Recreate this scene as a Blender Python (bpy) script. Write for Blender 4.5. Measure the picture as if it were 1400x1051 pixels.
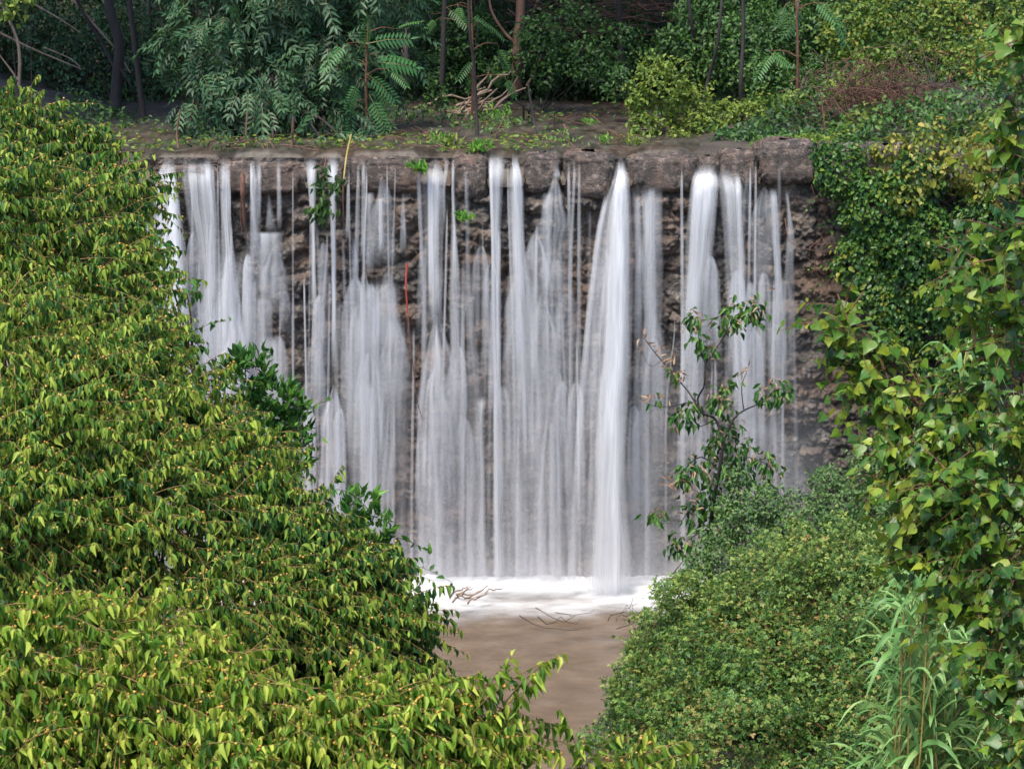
import bpy, math, random
import numpy as np
R = math.radians
rng = np.random.default_rng(7)
random.seed(7)
SC = bpy.context.scene
COL = SC.collection
for o in list(bpy.data.objects): bpy.data.objects.remove(o)

# ------------------------------------------------------------------ camera, sky, sun, exposure
FPX = 2582.0                      # focal length in pixels of a 1400 px wide frame
PITCH = R(12.57)
CAM = np.array([0.0, -30.0, 10.0])
cd = bpy.data.cameras.new('camera'); cam = bpy.data.objects.new('camera', cd); COL.objects.link(cam)
cd.sensor_width = 36; cd.lens = FPX/1400*36; cd.clip_end = 2000; cd.clip_start = .1
cam.location = CAM; cam.rotation_euler = (math.pi/2-PITCH, 0, 0)
SC.camera = cam
cd.dof.use_dof = True; cd.dof.focus_distance = 14; cd.dof.aperture_fstop = 8
SUN_EL, SUN_AZ = R(66), R(215)    # azimuth clockwise from +y: high, behind the camera and to the left
w = bpy.data.worlds.new('World'); SC.world = w; w.use_nodes = True
nt = w.node_tree; bg = nt.nodes['Background']
sky = nt.nodes.new('ShaderNodeTexSky'); sky.sky_type = 'NISHITA'; sky.sun_disc = False
sky.sun_elevation = SUN_EL; sky.sun_rotation = SUN_AZ; sky.air_density = 1.0; sky.dust_density = 1.2; sky.ozone_density = 1.0
nt.links.new(sky.outputs[0], bg.inputs[0]); bg.inputs[1].default_value = 0.095
sd = bpy.data.lights.new('sun', 'SUN'); sun = bpy.data.objects.new('sun', sd); COL.objects.link(sun)
sd.energy = 2.1; sd.angle = R(22); sd.color = (1.0, .94, .82)
sun.rotation_euler = (math.pi/2-SUN_EL, 0, math.pi-SUN_AZ)
SC.view_settings.view_transform = 'Standard'; SC.view_settings.look = 'None'
SC.view_settings.gamma = 1; SC.view_settings.exposure = 1.9
SC.cycles.transparent_max_bounces = 40
SC.cycles.max_bounces = 8; SC.cycles.diffuse_bounces = 4; SC.cycles.transmission_bounces = 4

# ------------------------------------------------------------------ helpers
cp, sp_ = math.cos(PITCH), math.sin(PITCH)
def P(px, py, d):
    """the point at horizontal distance d from the view point, seen at photo pixel (px, py)"""
    px, py, d = np.broadcast_arrays(np.asarray(px, float), np.asarray(py, float), np.asarray(d, float))
    u = (px-700)/FPX; v = (525.5-py)/FPX
    dy = cp+v*sp_; dz = -sp_+v*cp
    s = d/dy
    return np.stack([u*s, CAM[1]+d, CAM[2]+dz*s], -1)
def unit(v):
    v = np.asarray(v, float); return v/(np.linalg.norm(v, axis=-1, keepdims=True)+1e-9)
def rnd(n, s=1.0): return rng.normal(size=(n, 3))*s

def mesh_obj(name, V, loops, starts, mats, parent=None, attrs=None, smooth=True, fattr=None, midx=None):
    me = bpy.data.meshes.new(name)
    V = np.asarray(V, np.float32); loops = np.asarray(loops, np.int32); starts = np.asarray(starts, np.int32)
    me.vertices.add(len(V)); me.vertices.foreach_set('co', V.ravel())
    me.loops.add(len(loops)); me.loops.foreach_set('vertex_index', loops)
    me.polygons.add(len(starts)); me.polygons.foreach_set('loop_start', starts)
    me.polygons.foreach_set('use_smooth', np.full(len(starts), bool(smooth)))
    for m in (mats if isinstance(mats, list) else [mats]): me.materials.append(m)
    if midx is not None: me.polygons.foreach_set('material_index', np.asarray(midx, np.int32))
    me.update(calc_edges=True)
    if attrs is not None:
        a = me.attributes.new('leafdata', 'FLOAT_COLOR', 'POINT'); a.data.foreach_set('color', np.asarray(attrs, np.float32).ravel())
    for k, arr in (fattr or {}).items():
        a = me.attributes.new(k, 'FLOAT', 'POINT'); a.data.foreach_set('value', np.asarray(arr, np.float32).ravel())
    o = bpy.data.objects.new(name, me); COL.objects.link(o)
    if parent is not None:
        o.parent = parent
        o.matrix_parent_inverse = parent.matrix_basis.inverted() if hasattr(parent, 'matrix_basis') else o.matrix_parent_inverse
    return o
def grid_faces(nu, nv, closed=False):
    """vertices ordered [iv*nu+iu]; quads"""
    iu = np.arange(nu if closed else nu-1); iv = np.arange(nv-1)
    A, B = np.meshgrid(iu, iv); A2 = (A+1) % nu
    q = np.stack([B*nu+A, B*nu+A2, (B+1)*nu+A2, (B+1)*nu+A], -1).reshape(-1, 4)
    return q
def quads_obj(name, V, q, mats, parent=None, **k):
    return mesh_obj(name, V, q.ravel(), np.arange(len(q))*4, mats, parent, **k)
def empty(name, loc, label, cat, group=None, kind=None):
    o = bpy.data.objects.new(name, None); COL.objects.link(o); o.location = [float(v) for v in loc]
    o.empty_display_size = .2
    return tag(o, label, cat, group, kind)
def tag(o, label=None, cat=None, group=None, kind=None):
    if label: o['label'] = label
    if cat: o['category'] = cat
    if group: o['group'] = group
    if kind: o['kind'] = kind
    return o

def vnoise(x, y, seed=0):
    """2-D value noise, 0..1"""
    xi = np.floor(x).astype(np.int64); yi = np.floor(y).astype(np.int64)
    xf = x-xi; yf = y-yi; xf = xf*xf*(3-2*xf); yf = yf*yf*(3-2*yf)
    def h(a, b):
        n = (a*374761393+b*668265263+seed*974634777) & 0xffffffff
        n = ((n ^ (n >> 13))*1274126177) & 0xffffffff
        return ((n ^ (n >> 16)) & 0xffff)/65535.0
    return (h(xi, yi)*(1-xf)+h(xi+1, yi)*xf)*(1-yf)+(h(xi, yi+1)*(1-xf)+h(xi+1, yi+1)*xf)*yf
def fbm(x, y, seed=0, o=4):
    s = 0; a = .5; t = 0
    for k in range(o):
        s = s+a*vnoise(x*2**k+k*17.3, y*2**k-k*9.1, seed+k); t += a; a *= .5
    return s/t
_K = rng.normal(size=(14, 3)); _PH = rng.uniform(0, 6.28, 14)
def lump(p, f=1.0):
    """smooth 3-D bumps, about -1..1"""
    return np.sin(p@(_K.T*f)+_PH).sum(-1)/math.sqrt(14)*.9
def sstep(a, b, x):
    t = np.clip((x-a)/(b-a), 0, 1); return t*t*(3-2*t)

class Tubes:
    def __init__(self): self.V = []; self.Q = []; self.n = 0
    def add(self, pts, r0, r1=None, sides=6, wob=0.0):
        pts = np.asarray(pts, float); m = len(pts)
        r = np.linspace(r0, r1 if r1 is not None else r0, m) if np.isscalar(r0) else np.asarray(r0, float)
        t = np.gradient(pts, axis=0); t = unit(t)
        ref = np.where(np.abs(t[:, 2:3]) > .9, np.array([[1., 0, 0]]), np.array([[0, 0, 1.]]))
        a = unit(np.cross(t, ref)); b = np.cross(t, a)
        ang = np.linspace(0, 2*math.pi, sides, endpoint=False)
        rr = r[:, None]*(1+wob*rng.normal(size=(m, sides)))
        V = pts[:, None]+rr[..., None]*(np.cos(ang)[None, :, None]*a[:, None]+np.sin(ang)[None, :, None]*b[:, None])
        self.V.append(V.reshape(-1, 3)); self.Q.append(grid_faces(sides, m, True)+self.n); self.n += m*sides
    def many(self, pts, r0, r1, sides=3):
        """pts (n, m, 3): n thin tubes at once"""
        n, m, _ = pts.shape
        t = unit(np.gradient(pts, axis=1))
        ref = np.array([.31, .2, .93]); a = unit(np.cross(t, ref)); b = np.cross(t, a)
        r = np.linspace(r0, r1, m)
        ang = np.linspace(0, 2*math.pi, sides, endpoint=False)
        V = pts[:, :, None]+r[None, :, None, None]*(np.cos(ang)[None, None, :, None]*a[:, :, None]+np.sin(ang)[None, None, :, None]*b[:, :, None])
        q = grid_faces(sides, m, True)
        Q = q[None]+(np.arange(n)*m*sides)[:, None, None]
        self.V.append(V.reshape(-1, 3)); self.Q.append(Q.reshape(-1, 4)+self.n); self.n += n*m*sides
    def obj(self, name, mat, parent=None):
        return quads_obj(name, np.concatenate(self.V), np.concatenate(self.Q), mat, parent)
def curve(pts, n=12, wob=0.0):
    """a smooth path through control points"""
    pts = np.asarray(pts, float); m = len(pts)
    t = np.linspace(0, m-1, n*(m-1)+1); out = []
    for x in t:
        i = min(int(x), m-2); f = x-i
        p0, p1, p2, p3 = pts[max(i-1, 0)], pts[i], pts[i+1], pts[min(i+2, m-1)]
        out.append(.5*(2*p1+(p2-p0)*f+(2*p0-5*p1+4*p2-p3)*f*f+(3*p1-p0-3*p2+p3)*f**3))
    out = np.array(out)
    if wob: out[1:-1] += rnd(len(out)-2, wob)
    return out

# ------------------------------------------------------------------ materials
class M:
    def __init__(self, name):
        self.m = bpy.data.materials.new(name); self.m.use_nodes = True
        self.t = self.m.node_tree; self.t.nodes.clear()
        self.out = self.n('OutputMaterial')
    def n(self, kind, **k):
        nd = self.t.nodes.new('ShaderNode'+kind)
        for a, b in k.items(): setattr(nd, a, b)
        return nd
    def l(self, a, b): self.t.links.new(a, b)
    def ramp(self, fac, cols, interp='LINEAR'):
        r = self.n('ValToRGB'); r.color_ramp.interpolation = interp
        e = r.color_ramp.elements
        while len(e) < len(cols): e.new(.5)
        for i, (p, c) in enumerate(cols): e[i].position = p; e[i].color = (*c, 1)
        self.l(fac, r.inputs[0]); return r.outputs[0]
    def noise(self, scale, detail=4, vec=None, rough=.6):
        nn = self.n('TexNoise'); nn.inputs['Scale'].default_value = scale; nn.inputs['Detail'].default_value = detail
        nn.inputs['Roughness'].default_value = rough
        if vec is not None: self.l(vec, nn.inputs['Vector'])
        return nn.outputs['Fac']
    def math(self, op, a, b=None, clamp=False):
        nd = self.n('Math', operation=op, use_clamp=clamp)
        for i, x in enumerate((a, b)):
            if x is None: continue
            if isinstance(x, (int, float)): nd.inputs[i].default_value = x
            else: self.l(x, nd.inputs[i])
        return nd.outputs[0]
    def mix(self, fac, a, b):
        nd = self.n('Mix', data_type='RGBA')
        for s, x in ((nd.inputs[0], fac), (nd.inputs[6], a), (nd.inputs[7], b)):
            if isinstance(x, (int, float)): s.default_value = x
            elif isinstance(x, tuple): s.default_value = (*x, 1)
            else: self.l(x, s)
        return nd.outputs[2]
    def mapping(self, scale):
        tc = self.n('TexCoord'); mp = self.n('Mapping'); mp.inputs['Scale'].default_value = scale
        self.l(tc.outputs['Object'], mp.inputs[0]); return mp.outputs[0]

def leaf_mat(name, cols, petiole=(.25, .16, .05), rough=.5, trans=.30, spec=.24, rib=.35):
    k = M(name)
    a = k.n('Attribute', attribute_name='leafdata'); s = k.n('SeparateColor'); k.l(a.outputs['Color'], s.inputs[0])
    f = k.math('ADD', k.math('MULTIPLY', s.outputs[0], .68), k.math('MULTIPLY', s.outputs[1], .36))
    c = k.ramp(f, cols)
    ribf = k.math('MULTIPLY', k.math('SUBTRACT', 1.0, k.math('MULTIPLY', s.outputs[2], 4.0), True), rib)
    light = k.mix(.5, c, (.30, .34, .08))
    c = k.mix(ribf, c, light)
    c = k.mix(a.outputs['Alpha'], c, petiole)
    b = k.n('BsdfPrincipled'); k.l(c, b.inputs['Base Color']); b.inputs['Roughness'].default_value = rough
    b.inputs['Specular IOR Level'].default_value = spec
    tr = k.n('BsdfTranslucent'); hs = k.n('HueSaturation'); hs.inputs['Value'].default_value = 1.5; hs.inputs['Hue'].default_value = .485
    k.l(c, hs.inputs['Color']); k.l(hs.outputs[0], tr.inputs[0])
    mx = k.n('MixShader'); mx.inputs[0].default_value = trans; k.l(b.outputs[0], mx.inputs[1]); k.l(tr.outputs[0], mx.inputs[2])
    k.l(mx.outputs[0], k.out.inputs[0]); return k.m
def bark_mat(name, c0, c1, scale=9, rough=.8):
    k = M(name); v = k.mapping((1, 1, .25)); c = k.ramp(k.noise(scale, 6, v), [(.3, c0), (.7, c1)])
    b = k.n('BsdfPrincipled'); k.l(c, b.inputs[0]); b.inputs['Roughness'].default_value = rough
    bp = k.n('Bump'); bp.inputs['Strength'].default_value = .5; bp.inputs['Distance'].default_value = .02
    k.l(k.noise(scale*3, 5, v), bp.inputs['Height']); k.l(bp.outputs[0], b.inputs['Normal'])
    k.l(b.outputs[0], k.out.inputs[0]); return k.m

MT = {}
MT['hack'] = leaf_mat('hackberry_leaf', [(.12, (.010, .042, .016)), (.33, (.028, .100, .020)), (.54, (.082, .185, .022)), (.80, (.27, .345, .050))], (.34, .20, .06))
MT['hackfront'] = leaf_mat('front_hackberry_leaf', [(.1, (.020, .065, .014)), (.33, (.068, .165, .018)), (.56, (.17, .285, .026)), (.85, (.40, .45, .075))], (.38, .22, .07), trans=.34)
MT['laurel'] = leaf_mat('glossy_shrub_leaf', [(.15, (.012, .055, .016)), (.5, (.034, .125, .022)), (.85, (.10, .23, .035))], rough=.35)
MT['poplar'] = leaf_mat('poplar_leaf', [(.12, (.012, .055, .018)), (.42, (.045, .13, .016)), (.68, (.12, .21, .018)), (.9, (.25, .30, .03))], (.30, .17, .04), rough=.40, spec=.36, trans=.36)
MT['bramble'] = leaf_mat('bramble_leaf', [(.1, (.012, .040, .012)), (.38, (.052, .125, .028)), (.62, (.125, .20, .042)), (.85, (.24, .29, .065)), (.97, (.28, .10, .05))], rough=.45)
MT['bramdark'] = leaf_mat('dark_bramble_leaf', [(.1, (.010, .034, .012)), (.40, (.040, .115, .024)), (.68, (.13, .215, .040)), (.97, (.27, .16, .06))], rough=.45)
MT['fine'] = leaf_mat('fine_shrub_leaf', [(.1, (.025, .07, .03)), (.5, (.07, .15, .05)), (.9, (.16, .23, .07))])
MT['ivy'] = leaf_mat('ivy_leaf', [(.1, (.010, .036, .014)), (.45, (.028, .095, .02)), (.75, (.09, .17, .025)), (.97, (.24, .22, .03))], rough=.35)
MT['ivyyel'] = leaf_mat('yellow_ivy_leaf', [(.1, (.025, .05, .014)), (.45, (.09, .13, .02)), (.8, (.24, .22, .035)), (.97, (.33, .25, .05))], rough=.45)
MT['ash'] = leaf_mat('ash_leaf', [(.15, (.008, .034, .018)), (.5, (.018, .068, .030)), (.85, (.036, .095, .036))], rough=.5, trans=.22, spec=.35)
MT['ail'] = leaf_mat('pinnate_sapling_leaf', [(.2, (.014, .06, .02)), (.5, (.03, .12, .035)), (.85, (.07, .18, .05))], rough=.45)
MT['bgreen'] = leaf_mat('shrub_leaf', [(.1, (.007, .03, .010)), (.5, (.022, .075, .017)), (.85, (.07, .15, .026))], spec=.35)
MT['bright'] = leaf_mat('bright_shrub_leaf', [(.1, (.03, .07, .015)), (.5, (.10, .165, .025)), (.9, (.21, .25, .04))])
MT['olive'] = leaf_mat('olive_shrub_leaf', [(.1, (.018, .045, .014)), (.45, (.05, .12, .020)), (.7, (.15, .21, .03)), (.93, (.17, .15, .03)), (1.0, (.22, .08, .03))])
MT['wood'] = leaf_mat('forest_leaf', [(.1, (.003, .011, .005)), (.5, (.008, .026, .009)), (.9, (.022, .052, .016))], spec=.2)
MT['reed'] = leaf_mat('reed_blade', [(.1, (.06, .16, .045)), (.5, (.14, .28, .08)), (.85, (.28, .40, .15)), (.98, (.36, .32, .08))], rough=.4, rib=.2)
MT['sap'] = leaf_mat('sapling_leaf', [(.15, (.014, .06, .018)), (.5, (.038, .13, .026)), (.85, (.11, .22, .04))], rough=.38)
MT['dead'] = leaf_mat('dry_seed', [(.1, (.16, .09, .06)), (.5, (.30, .19, .13)), (.9, (.42, .30, .20))], rough=.8)
MT['fruit'] = leaf_mat('hackberry_fruit', [(.1, (.30, .16, .03)), (.5, (.42, .24, .05)), (.9, (.5, .34, .1))], rough=.5, trans=.1)
MT['grass'] = leaf_mat('weed_leaf', [(.1, (.04, .14, .02)), (.5, (.09, .25, .03)), (.9, (.2, .36, .06))])
MT['twig'] = bark_mat('young_twig', (.15, .085, .028), (.24, .15, .05), 30)
MT['redtwig'] = bark_mat('red_brown_twig', (.06, .022, .012), (.15, .06, .03), 30)
MT['darkbark'] = bark_mat('wet_dark_bark', (.008, .006, .006), (.028, .02, .018))
MT['bark'] = bark_mat('grey_bark', (.05, .04, .03), (.13, .105, .085))
MT['redbark'] = bark_mat('reddish_bark', (.06, .028, .018), (.17, .085, .055))
MT['drift'] = bark_mat('bleached_wood', (.12, .075, .05), (.30, .21, .16))
MT['deadvine'] = bark_mat('dry_red_vine', (.045, .018, .012), (.13, .058, .038), 25)
MT['red'] = bark_mat('bright_red_stem', (.30, .03, .02), (.42, .07, .05), 25, .5)
MT['cane'] = bark_mat('yellow_cane', (.20, .15, .035), (.30, .23, .07), 20, .5)

# ------------------------------------------------------------------ leaf shapes: V (x along, y across, z up), faces, (|across|, petiole)
def tpl(V, F, ac, pt=None):
    V = np.array(V, float); loops = np.concatenate([np.array(f) for f in F]); ln = np.array([len(f) for f in F])
    return dict(V=V, loops=loops, starts=np.concatenate([[0], np.cumsum(ln)[:-1]]), ac=np.array(ac, float), pt=np.zeros(len(V)) if pt is None else np.array(pt, float))
def lance(curl=.15, fold=.26, wx=.42):
    V = [(-.10, -.012, 0), (-.10, .012, 0), (0, 0, 0), (.33, 0, -.02), (.68, 0, -.10*curl/.2), (1, 0, -curl)]
    V += [(.16, .40, fold*.8), (wx, .5, fold), (.76, .24, fold*.2-curl*.5)]
    V += [(.16, -.40, fold*.8), (wx, -.5, fold), (.76, -.24, fold*.2-curl*.5)]
    F = [(0, 2, 1), (2, 3, 7, 6), (3, 4, 8, 7), (4, 5, 8), (2, 9, 10, 3), (3, 10, 11, 4), (4, 11, 5)]
    return tpl(V, F, [0, 0, 0, 0, 0, 0, 1, 1, 1, 1, 1, 1], [1, 1, .12]+[0]*9)
def deltoid():
    V = [(-.55, -.012, .06), (-.55, .012, .06), (0, .012, 0), (0, -.012, 0), (.45, 0, -.03), (1, 0, -.16)]
    L = [(-.03, .22, .03), (.1, .47, .02), (.34, .46, .06), (.66, .22, .0)]
    V += L+[(x, -y, z-.02) for x, y, z in L]
    F = [(0, 1, 2, 3), (2, 6, 7, 4), (7, 8, 4), (4, 8, 9), (4, 9, 5), (3, 4, 11, 10), (11, 4, 12), (4, 13, 12), (4, 5, 13)]
    F = [(0, 3, 2, 1), (2, 4, 7, 6), (4, 8, 7), (4, 9, 8), (4, 5, 9), (3, 10, 11, 4), (11, 12, 4), (12, 13, 4), (4, 13, 5), (3, 4, 2)]
    return tpl(V, F, [0]*6+[1]*8, [1, 1, .1, .1]+[0]*10)
def ovate(fold=.12, curl=.1, y1=.42, y2=.40):
    V = [(0, 0, 0), (.25, y1, fold), (.65, y2, fold-curl*.4), (1, 0, -curl), (.65, -y2, fold-curl*.4), (.25, -y1, fold)]
    return tpl(V, [(0, 3, 2, 1), (0, 5, 4, 3)], [0, 1, 1, 0, 1, 1])
def trefoil():
    V = []; F = []; A = []
    for ang, off, s in ((0, .3, .7), (1.15, .12, .58), (-1.15, .12, .58)):
        b = len(V); c, sn = math.cos(ang), math.sin(ang)
        for x, y, z in [(0, 0, 0), (.3, .36, .1), (.68, .30, .05), (1, 0, -.1), (.68, -.30, .05), (.3, -.36, .1)]:
            x, y = x*s, y*s
            V.append((off+c*x-sn*y, sn*x+c*y, z*s-.1*abs(ang)))
        F += [(b, b+3, b+2, b+1), (b, b+5, b+4, b+3)]; A += [0, 1, 1, 0, 1, 1]
    return tpl(V, F, A)
def pinnate(pairs, lw, ll, droop=.25, ang=.95, end=True):
    V = [(0, -.008, 0), (0, .008, 0), (.5, .008, -droop*.25), (.5, -.008, -droop*.25), (1, 0, -droop)]
    F = [(0, 3, 2, 1), (3, 4, 2)]; A = [0]*5; Pt = [.4]*5
    spots = [(x, s) for x in np.linspace(.25, .96, pairs) for s in (1, -1)]+([(1, 0)] if end else [])
    for x, s in spots:
        b = len(V); th = ang*s; c, sn = math.cos(th), math.sin(th)
        sc = ll*(1-.35*abs(x-.55))
        for a, y, z in [(0, 0, 0), (.35, lw, .03), (1, 0, -.10), (.35, -lw, .03)]:
            a, y = a*sc, y*ll
            V.append((x+c*a-sn*y, sn*a+c*y, -droop*x*x+z*ll*1.5-abs(sn*a)*.25))
        F += [(b, b+2, b+1), (b, b+3, b+2)]; A += [0, 1, 0, 1]; Pt += [0]*4
    return tpl(V, F, A, Pt)
T_LANCE = lance(); T_DELT = deltoid(); T_OV = ovate(); T_TRI = trefoil()
T_ASH = pinnate(4, .17, .42, .35, .8); T_AIL = pinnate(9, .15, .26, .30, 1.25); T_NARROW = lance(.15, .1, .4)

def leaf_batch(T, Pos, D, N, S, W, r, g):
    n = len(Pos); X = unit(D); Y = unit(np.cross(N, X)); Z = np.cross(X, Y)
    S = np.broadcast_to(S, n)[:, None, None]; W = np.broadcast_to(W, n)[:, None, None]
    t = T['V'][None]
    V = Pos[:, None]+S*(t[..., 0:1]*X[:, None]+t[..., 1:2]*W*Y[:, None]+t[..., 2:3]*Z[:, None])
    m = len(T['V'])
    loops = (T['loops'][None]+(np.arange(n)*m)[:, None]).ravel()
    starts = (T['starts'][None]+(np.arange(n)*len(T['loops']))[:, None]).ravel()
    A = np.empty((n, m, 4)); A[..., 0] = np.clip(r, 0, 1)[:, None]; A[..., 1] = np.clip(g, 0, 1)[:, None]; A[..., 2] = T['ac']; A[..., 3] = T['pt']
    return V.reshape(-1, 3), loops, starts, A.reshape(-1, 4)
class Leaves:
    def __init__(self): self.p = []; self.nv = 0; self.nl = 0
    def add(self, T, Pos, D, N, S, W=.5, r=None, g=None):
        n = len(Pos)
        if n == 0: return
        if r is None: r = rng.uniform(0, 1, n)
        if g is None: g = np.full(n, .5)
        V, l, s, A = leaf_batch(T, Pos, D, N, S, W, r, g)
        self.p.append((V, l+self.nv, s+self.nl, A)); self.nv += len(V); self.nl += len(l)
    def obj(self, name, mat, parent=None):
        V, l, s, A = (np.concatenate(x) for x in zip(*self.p))
        return mesh_obj(name, V, l, s, mat, parent, attrs=A)

def lobes_world(L):
    """rows (px, py, d, r_px[, flat_y[, flat_z]]) -> centres, radii (n,3)"""
    C = []; Rr = []
    for row in L:
        px, py, d, r = row[:4]; fy = row[4] if len(row) > 4 else 1.0; fz = row[5] if len(row) > 5 else 1.0
        c = P(px, py, d); rw = r*np.dot(c-CAM, (0, cp, -sp_))/FPX
        C.append(c); Rr.append((rw, rw*fy, rw*fz))
    return np.array(C), np.array(Rr)
def shell(L, n, depth=.35, lum=.16, lf=2.2, gap=-.75, front=.65):
    """n points in the outer shell of a union of lobes: position, outward direction"""
    C, Rr = lobes_world(L)
    wgt = (Rr[:, 0]*Rr[:, 2]); wgt = wgt/wgt.sum()
    outP = []; outN = []; got = 0
    while got < n:
        k = int((n-got)*1.9)+60
        i = rng.choice(len(C), k, p=wgt); v = unit(rng.normal(size=(k, 3)))
        flip = (v[:, 1] > .25) & (rng.uniform(size=k) < front); v[flip, 1] *= -1
        rf = 1-depth*rng.beta(1, 1.8, k)
        p = C[i]+v*Rr[i]*rf[:, None]
        q = C[i]+v*Rr[i]
        sc = lf/np.mean(Rr[:, 0])
        lm = lump(q, sc*1.2)
        p = p+v*Rr[i]*(lum*lm)[:, None]
        ok = lm > gap
        dd = np.linalg.norm((p[:, None]-C[None])/Rr[None], axis=2); dd[np.arange(k), i] = 9
        ok &= dd.min(1) > (1-depth)*.92
        outP.append(p[ok]); outN.append(unit(v/Rr[i])[ok]); got += ok.sum()
    return np.concatenate(outP)[:n], np.concatenate(outN)[:n]
def area(L):
    C, Rr = lobes_world(L); return float((Rr[:, 0]*Rr[:, 2]).sum()*math.pi)

def limbs(tb, base, L, r, rtip=.25, side=6):
    """trunk from base up into the lobes, with one limb to each lobe"""
    C, Rr = lobes_world(L)
    top = C.mean(0); base = np.asarray(base, float)
    f = base+(top-base)*.6+rnd(1, .1)[0]
    tr = curve([base, base+(f-base)*.5+rnd(1, .12)[0], f], 6); tb.add(tr, r, r*.65, 8, .06)
    for c, rr in zip(C, Rr):
        k = rng.integers(len(tr)//3, len(tr)); s = tr[k]
        mid = s+(c-s)*.5+np.array([0, 0, .12*np.linalg.norm(c-s)])+rnd(1, .06*rr[0])[0]
        tb.add(curve([s, mid, c+rnd(1, .2*rr[0])[0]], 5), r*.45, r*.45*rtip, side)

def bush(name, label, cat, group, L, leaves, size, mat, cover=2.2, base=None, tr=.05, mode='face', width=.62, T=None,
         bark='darkbark', tone=.25, stems=True, depth=.4, lum=.2, gap=-.9, stuff=None, front=.65, lf=2.2, trunk_name='trunk', crown='crown'):
    T = T if T is not None else T_OV
    C, _ = lobes_world(L)
    if base is None: b = C.mean(0); base = np.array([b[0], b[1], C[:, 2].min()-.5])
    root = empty(name, base, label, cat, group, stuff)
    bpy.context.view_layer.update()
    n = int(area(L)*cover/(size*size*width*.6))
    n = min(n, leaves)
    p, o = shell(L, n, depth, lum, lf, gap, front)
    lv = Leaves(); g = .5+tone*lump(p, 1.6/np.mean(lobes_world(L)[1][:, 0]))+rng.normal(0, .08, n)
    s = size*rng.uniform(.65, 1.25, n)
    if mode == 'hang':
        D = unit(np.array([0, 0, -1.])*.75+o*.6+rnd(n, .4)); N = unit(o*.8+np.array([0, 0, .45])+rnd(n, .35))
    elif mode == 'up':
        D = unit(np.array([0, 0, .8])+o*.7+rnd(n, .4)); N = unit(o*.6+np.array([0, 0, .3])+rnd(n, .6))
    else:
        D = unit(np.array([0, 0, -.35])+rnd(n, .8)+o*.25); N = unit(o*.7+np.array([0, -.1, .6])+rnd(n, .45))
    lv.add(T, p, D, N, s, width if any(T is q_ for q_ in (T_OV, T_LANCE, T_NARROW)) else 1.0, None, g)
    ns = max(6, min(260, n//70)); q0 = p[:ns]; dsh = unit(o[:ns]+np.array([0, -.1, .7])+rnd(ns, .45)); Ls = size*rng.uniform(3, 7, ns); tl_ = np.linspace(.1, 1, 9)
    sh = q0[:, None]+dsh[:, None]*(Ls[:, None]*tl_)[..., None]+np.array([0, 0, -.35])*(Ls[:, None]*tl_**2)[..., None]
    if T is not T_ASH:
        q1 = sh.reshape(-1, 3); m1 = len(q1); lv.add(T, q1, unit(rnd(m1, .8)+np.array([0, 0, -.2])), unit(np.array([0, -.3, .7])+rnd(m1, .5)), size*rng.uniform(.5, 1.0, m1), width if any(T is q_ for q_ in (T_OV, T_LANCE, T_NARROW)) else 1.0, np.clip(rng.uniform(.2, 1, m1), 0, 1), np.repeat(g[:ns], 9))
    lv.obj(crown, MT[mat], root)
    if stems:
        tb = Tubes(); limbs(tb, base, L, tr)
        # fine twigs inside the crown
        k = min(n//14, 700)
        q = p[:k]; oo = o[:k]
        t = np.linspace(-1, .15, 4)[None, :, None]
        ln = min(size*5, .45*float(np.mean(lobes_world(L)[1][:, 0])))
        tb.many(q[:, None]+t*ln*unit(oo+rnd(k, .5))[:, None]+rnd(k*4, size*.18).reshape(k, 4, 3), tr*.16+.003, tr*.05+.0015)
        if T is not T_ASH: tb.many(sh, max(tr*.1, .003), .0015)
        tb.obj(trunk_name, MT[bark], root)
    return root

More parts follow.
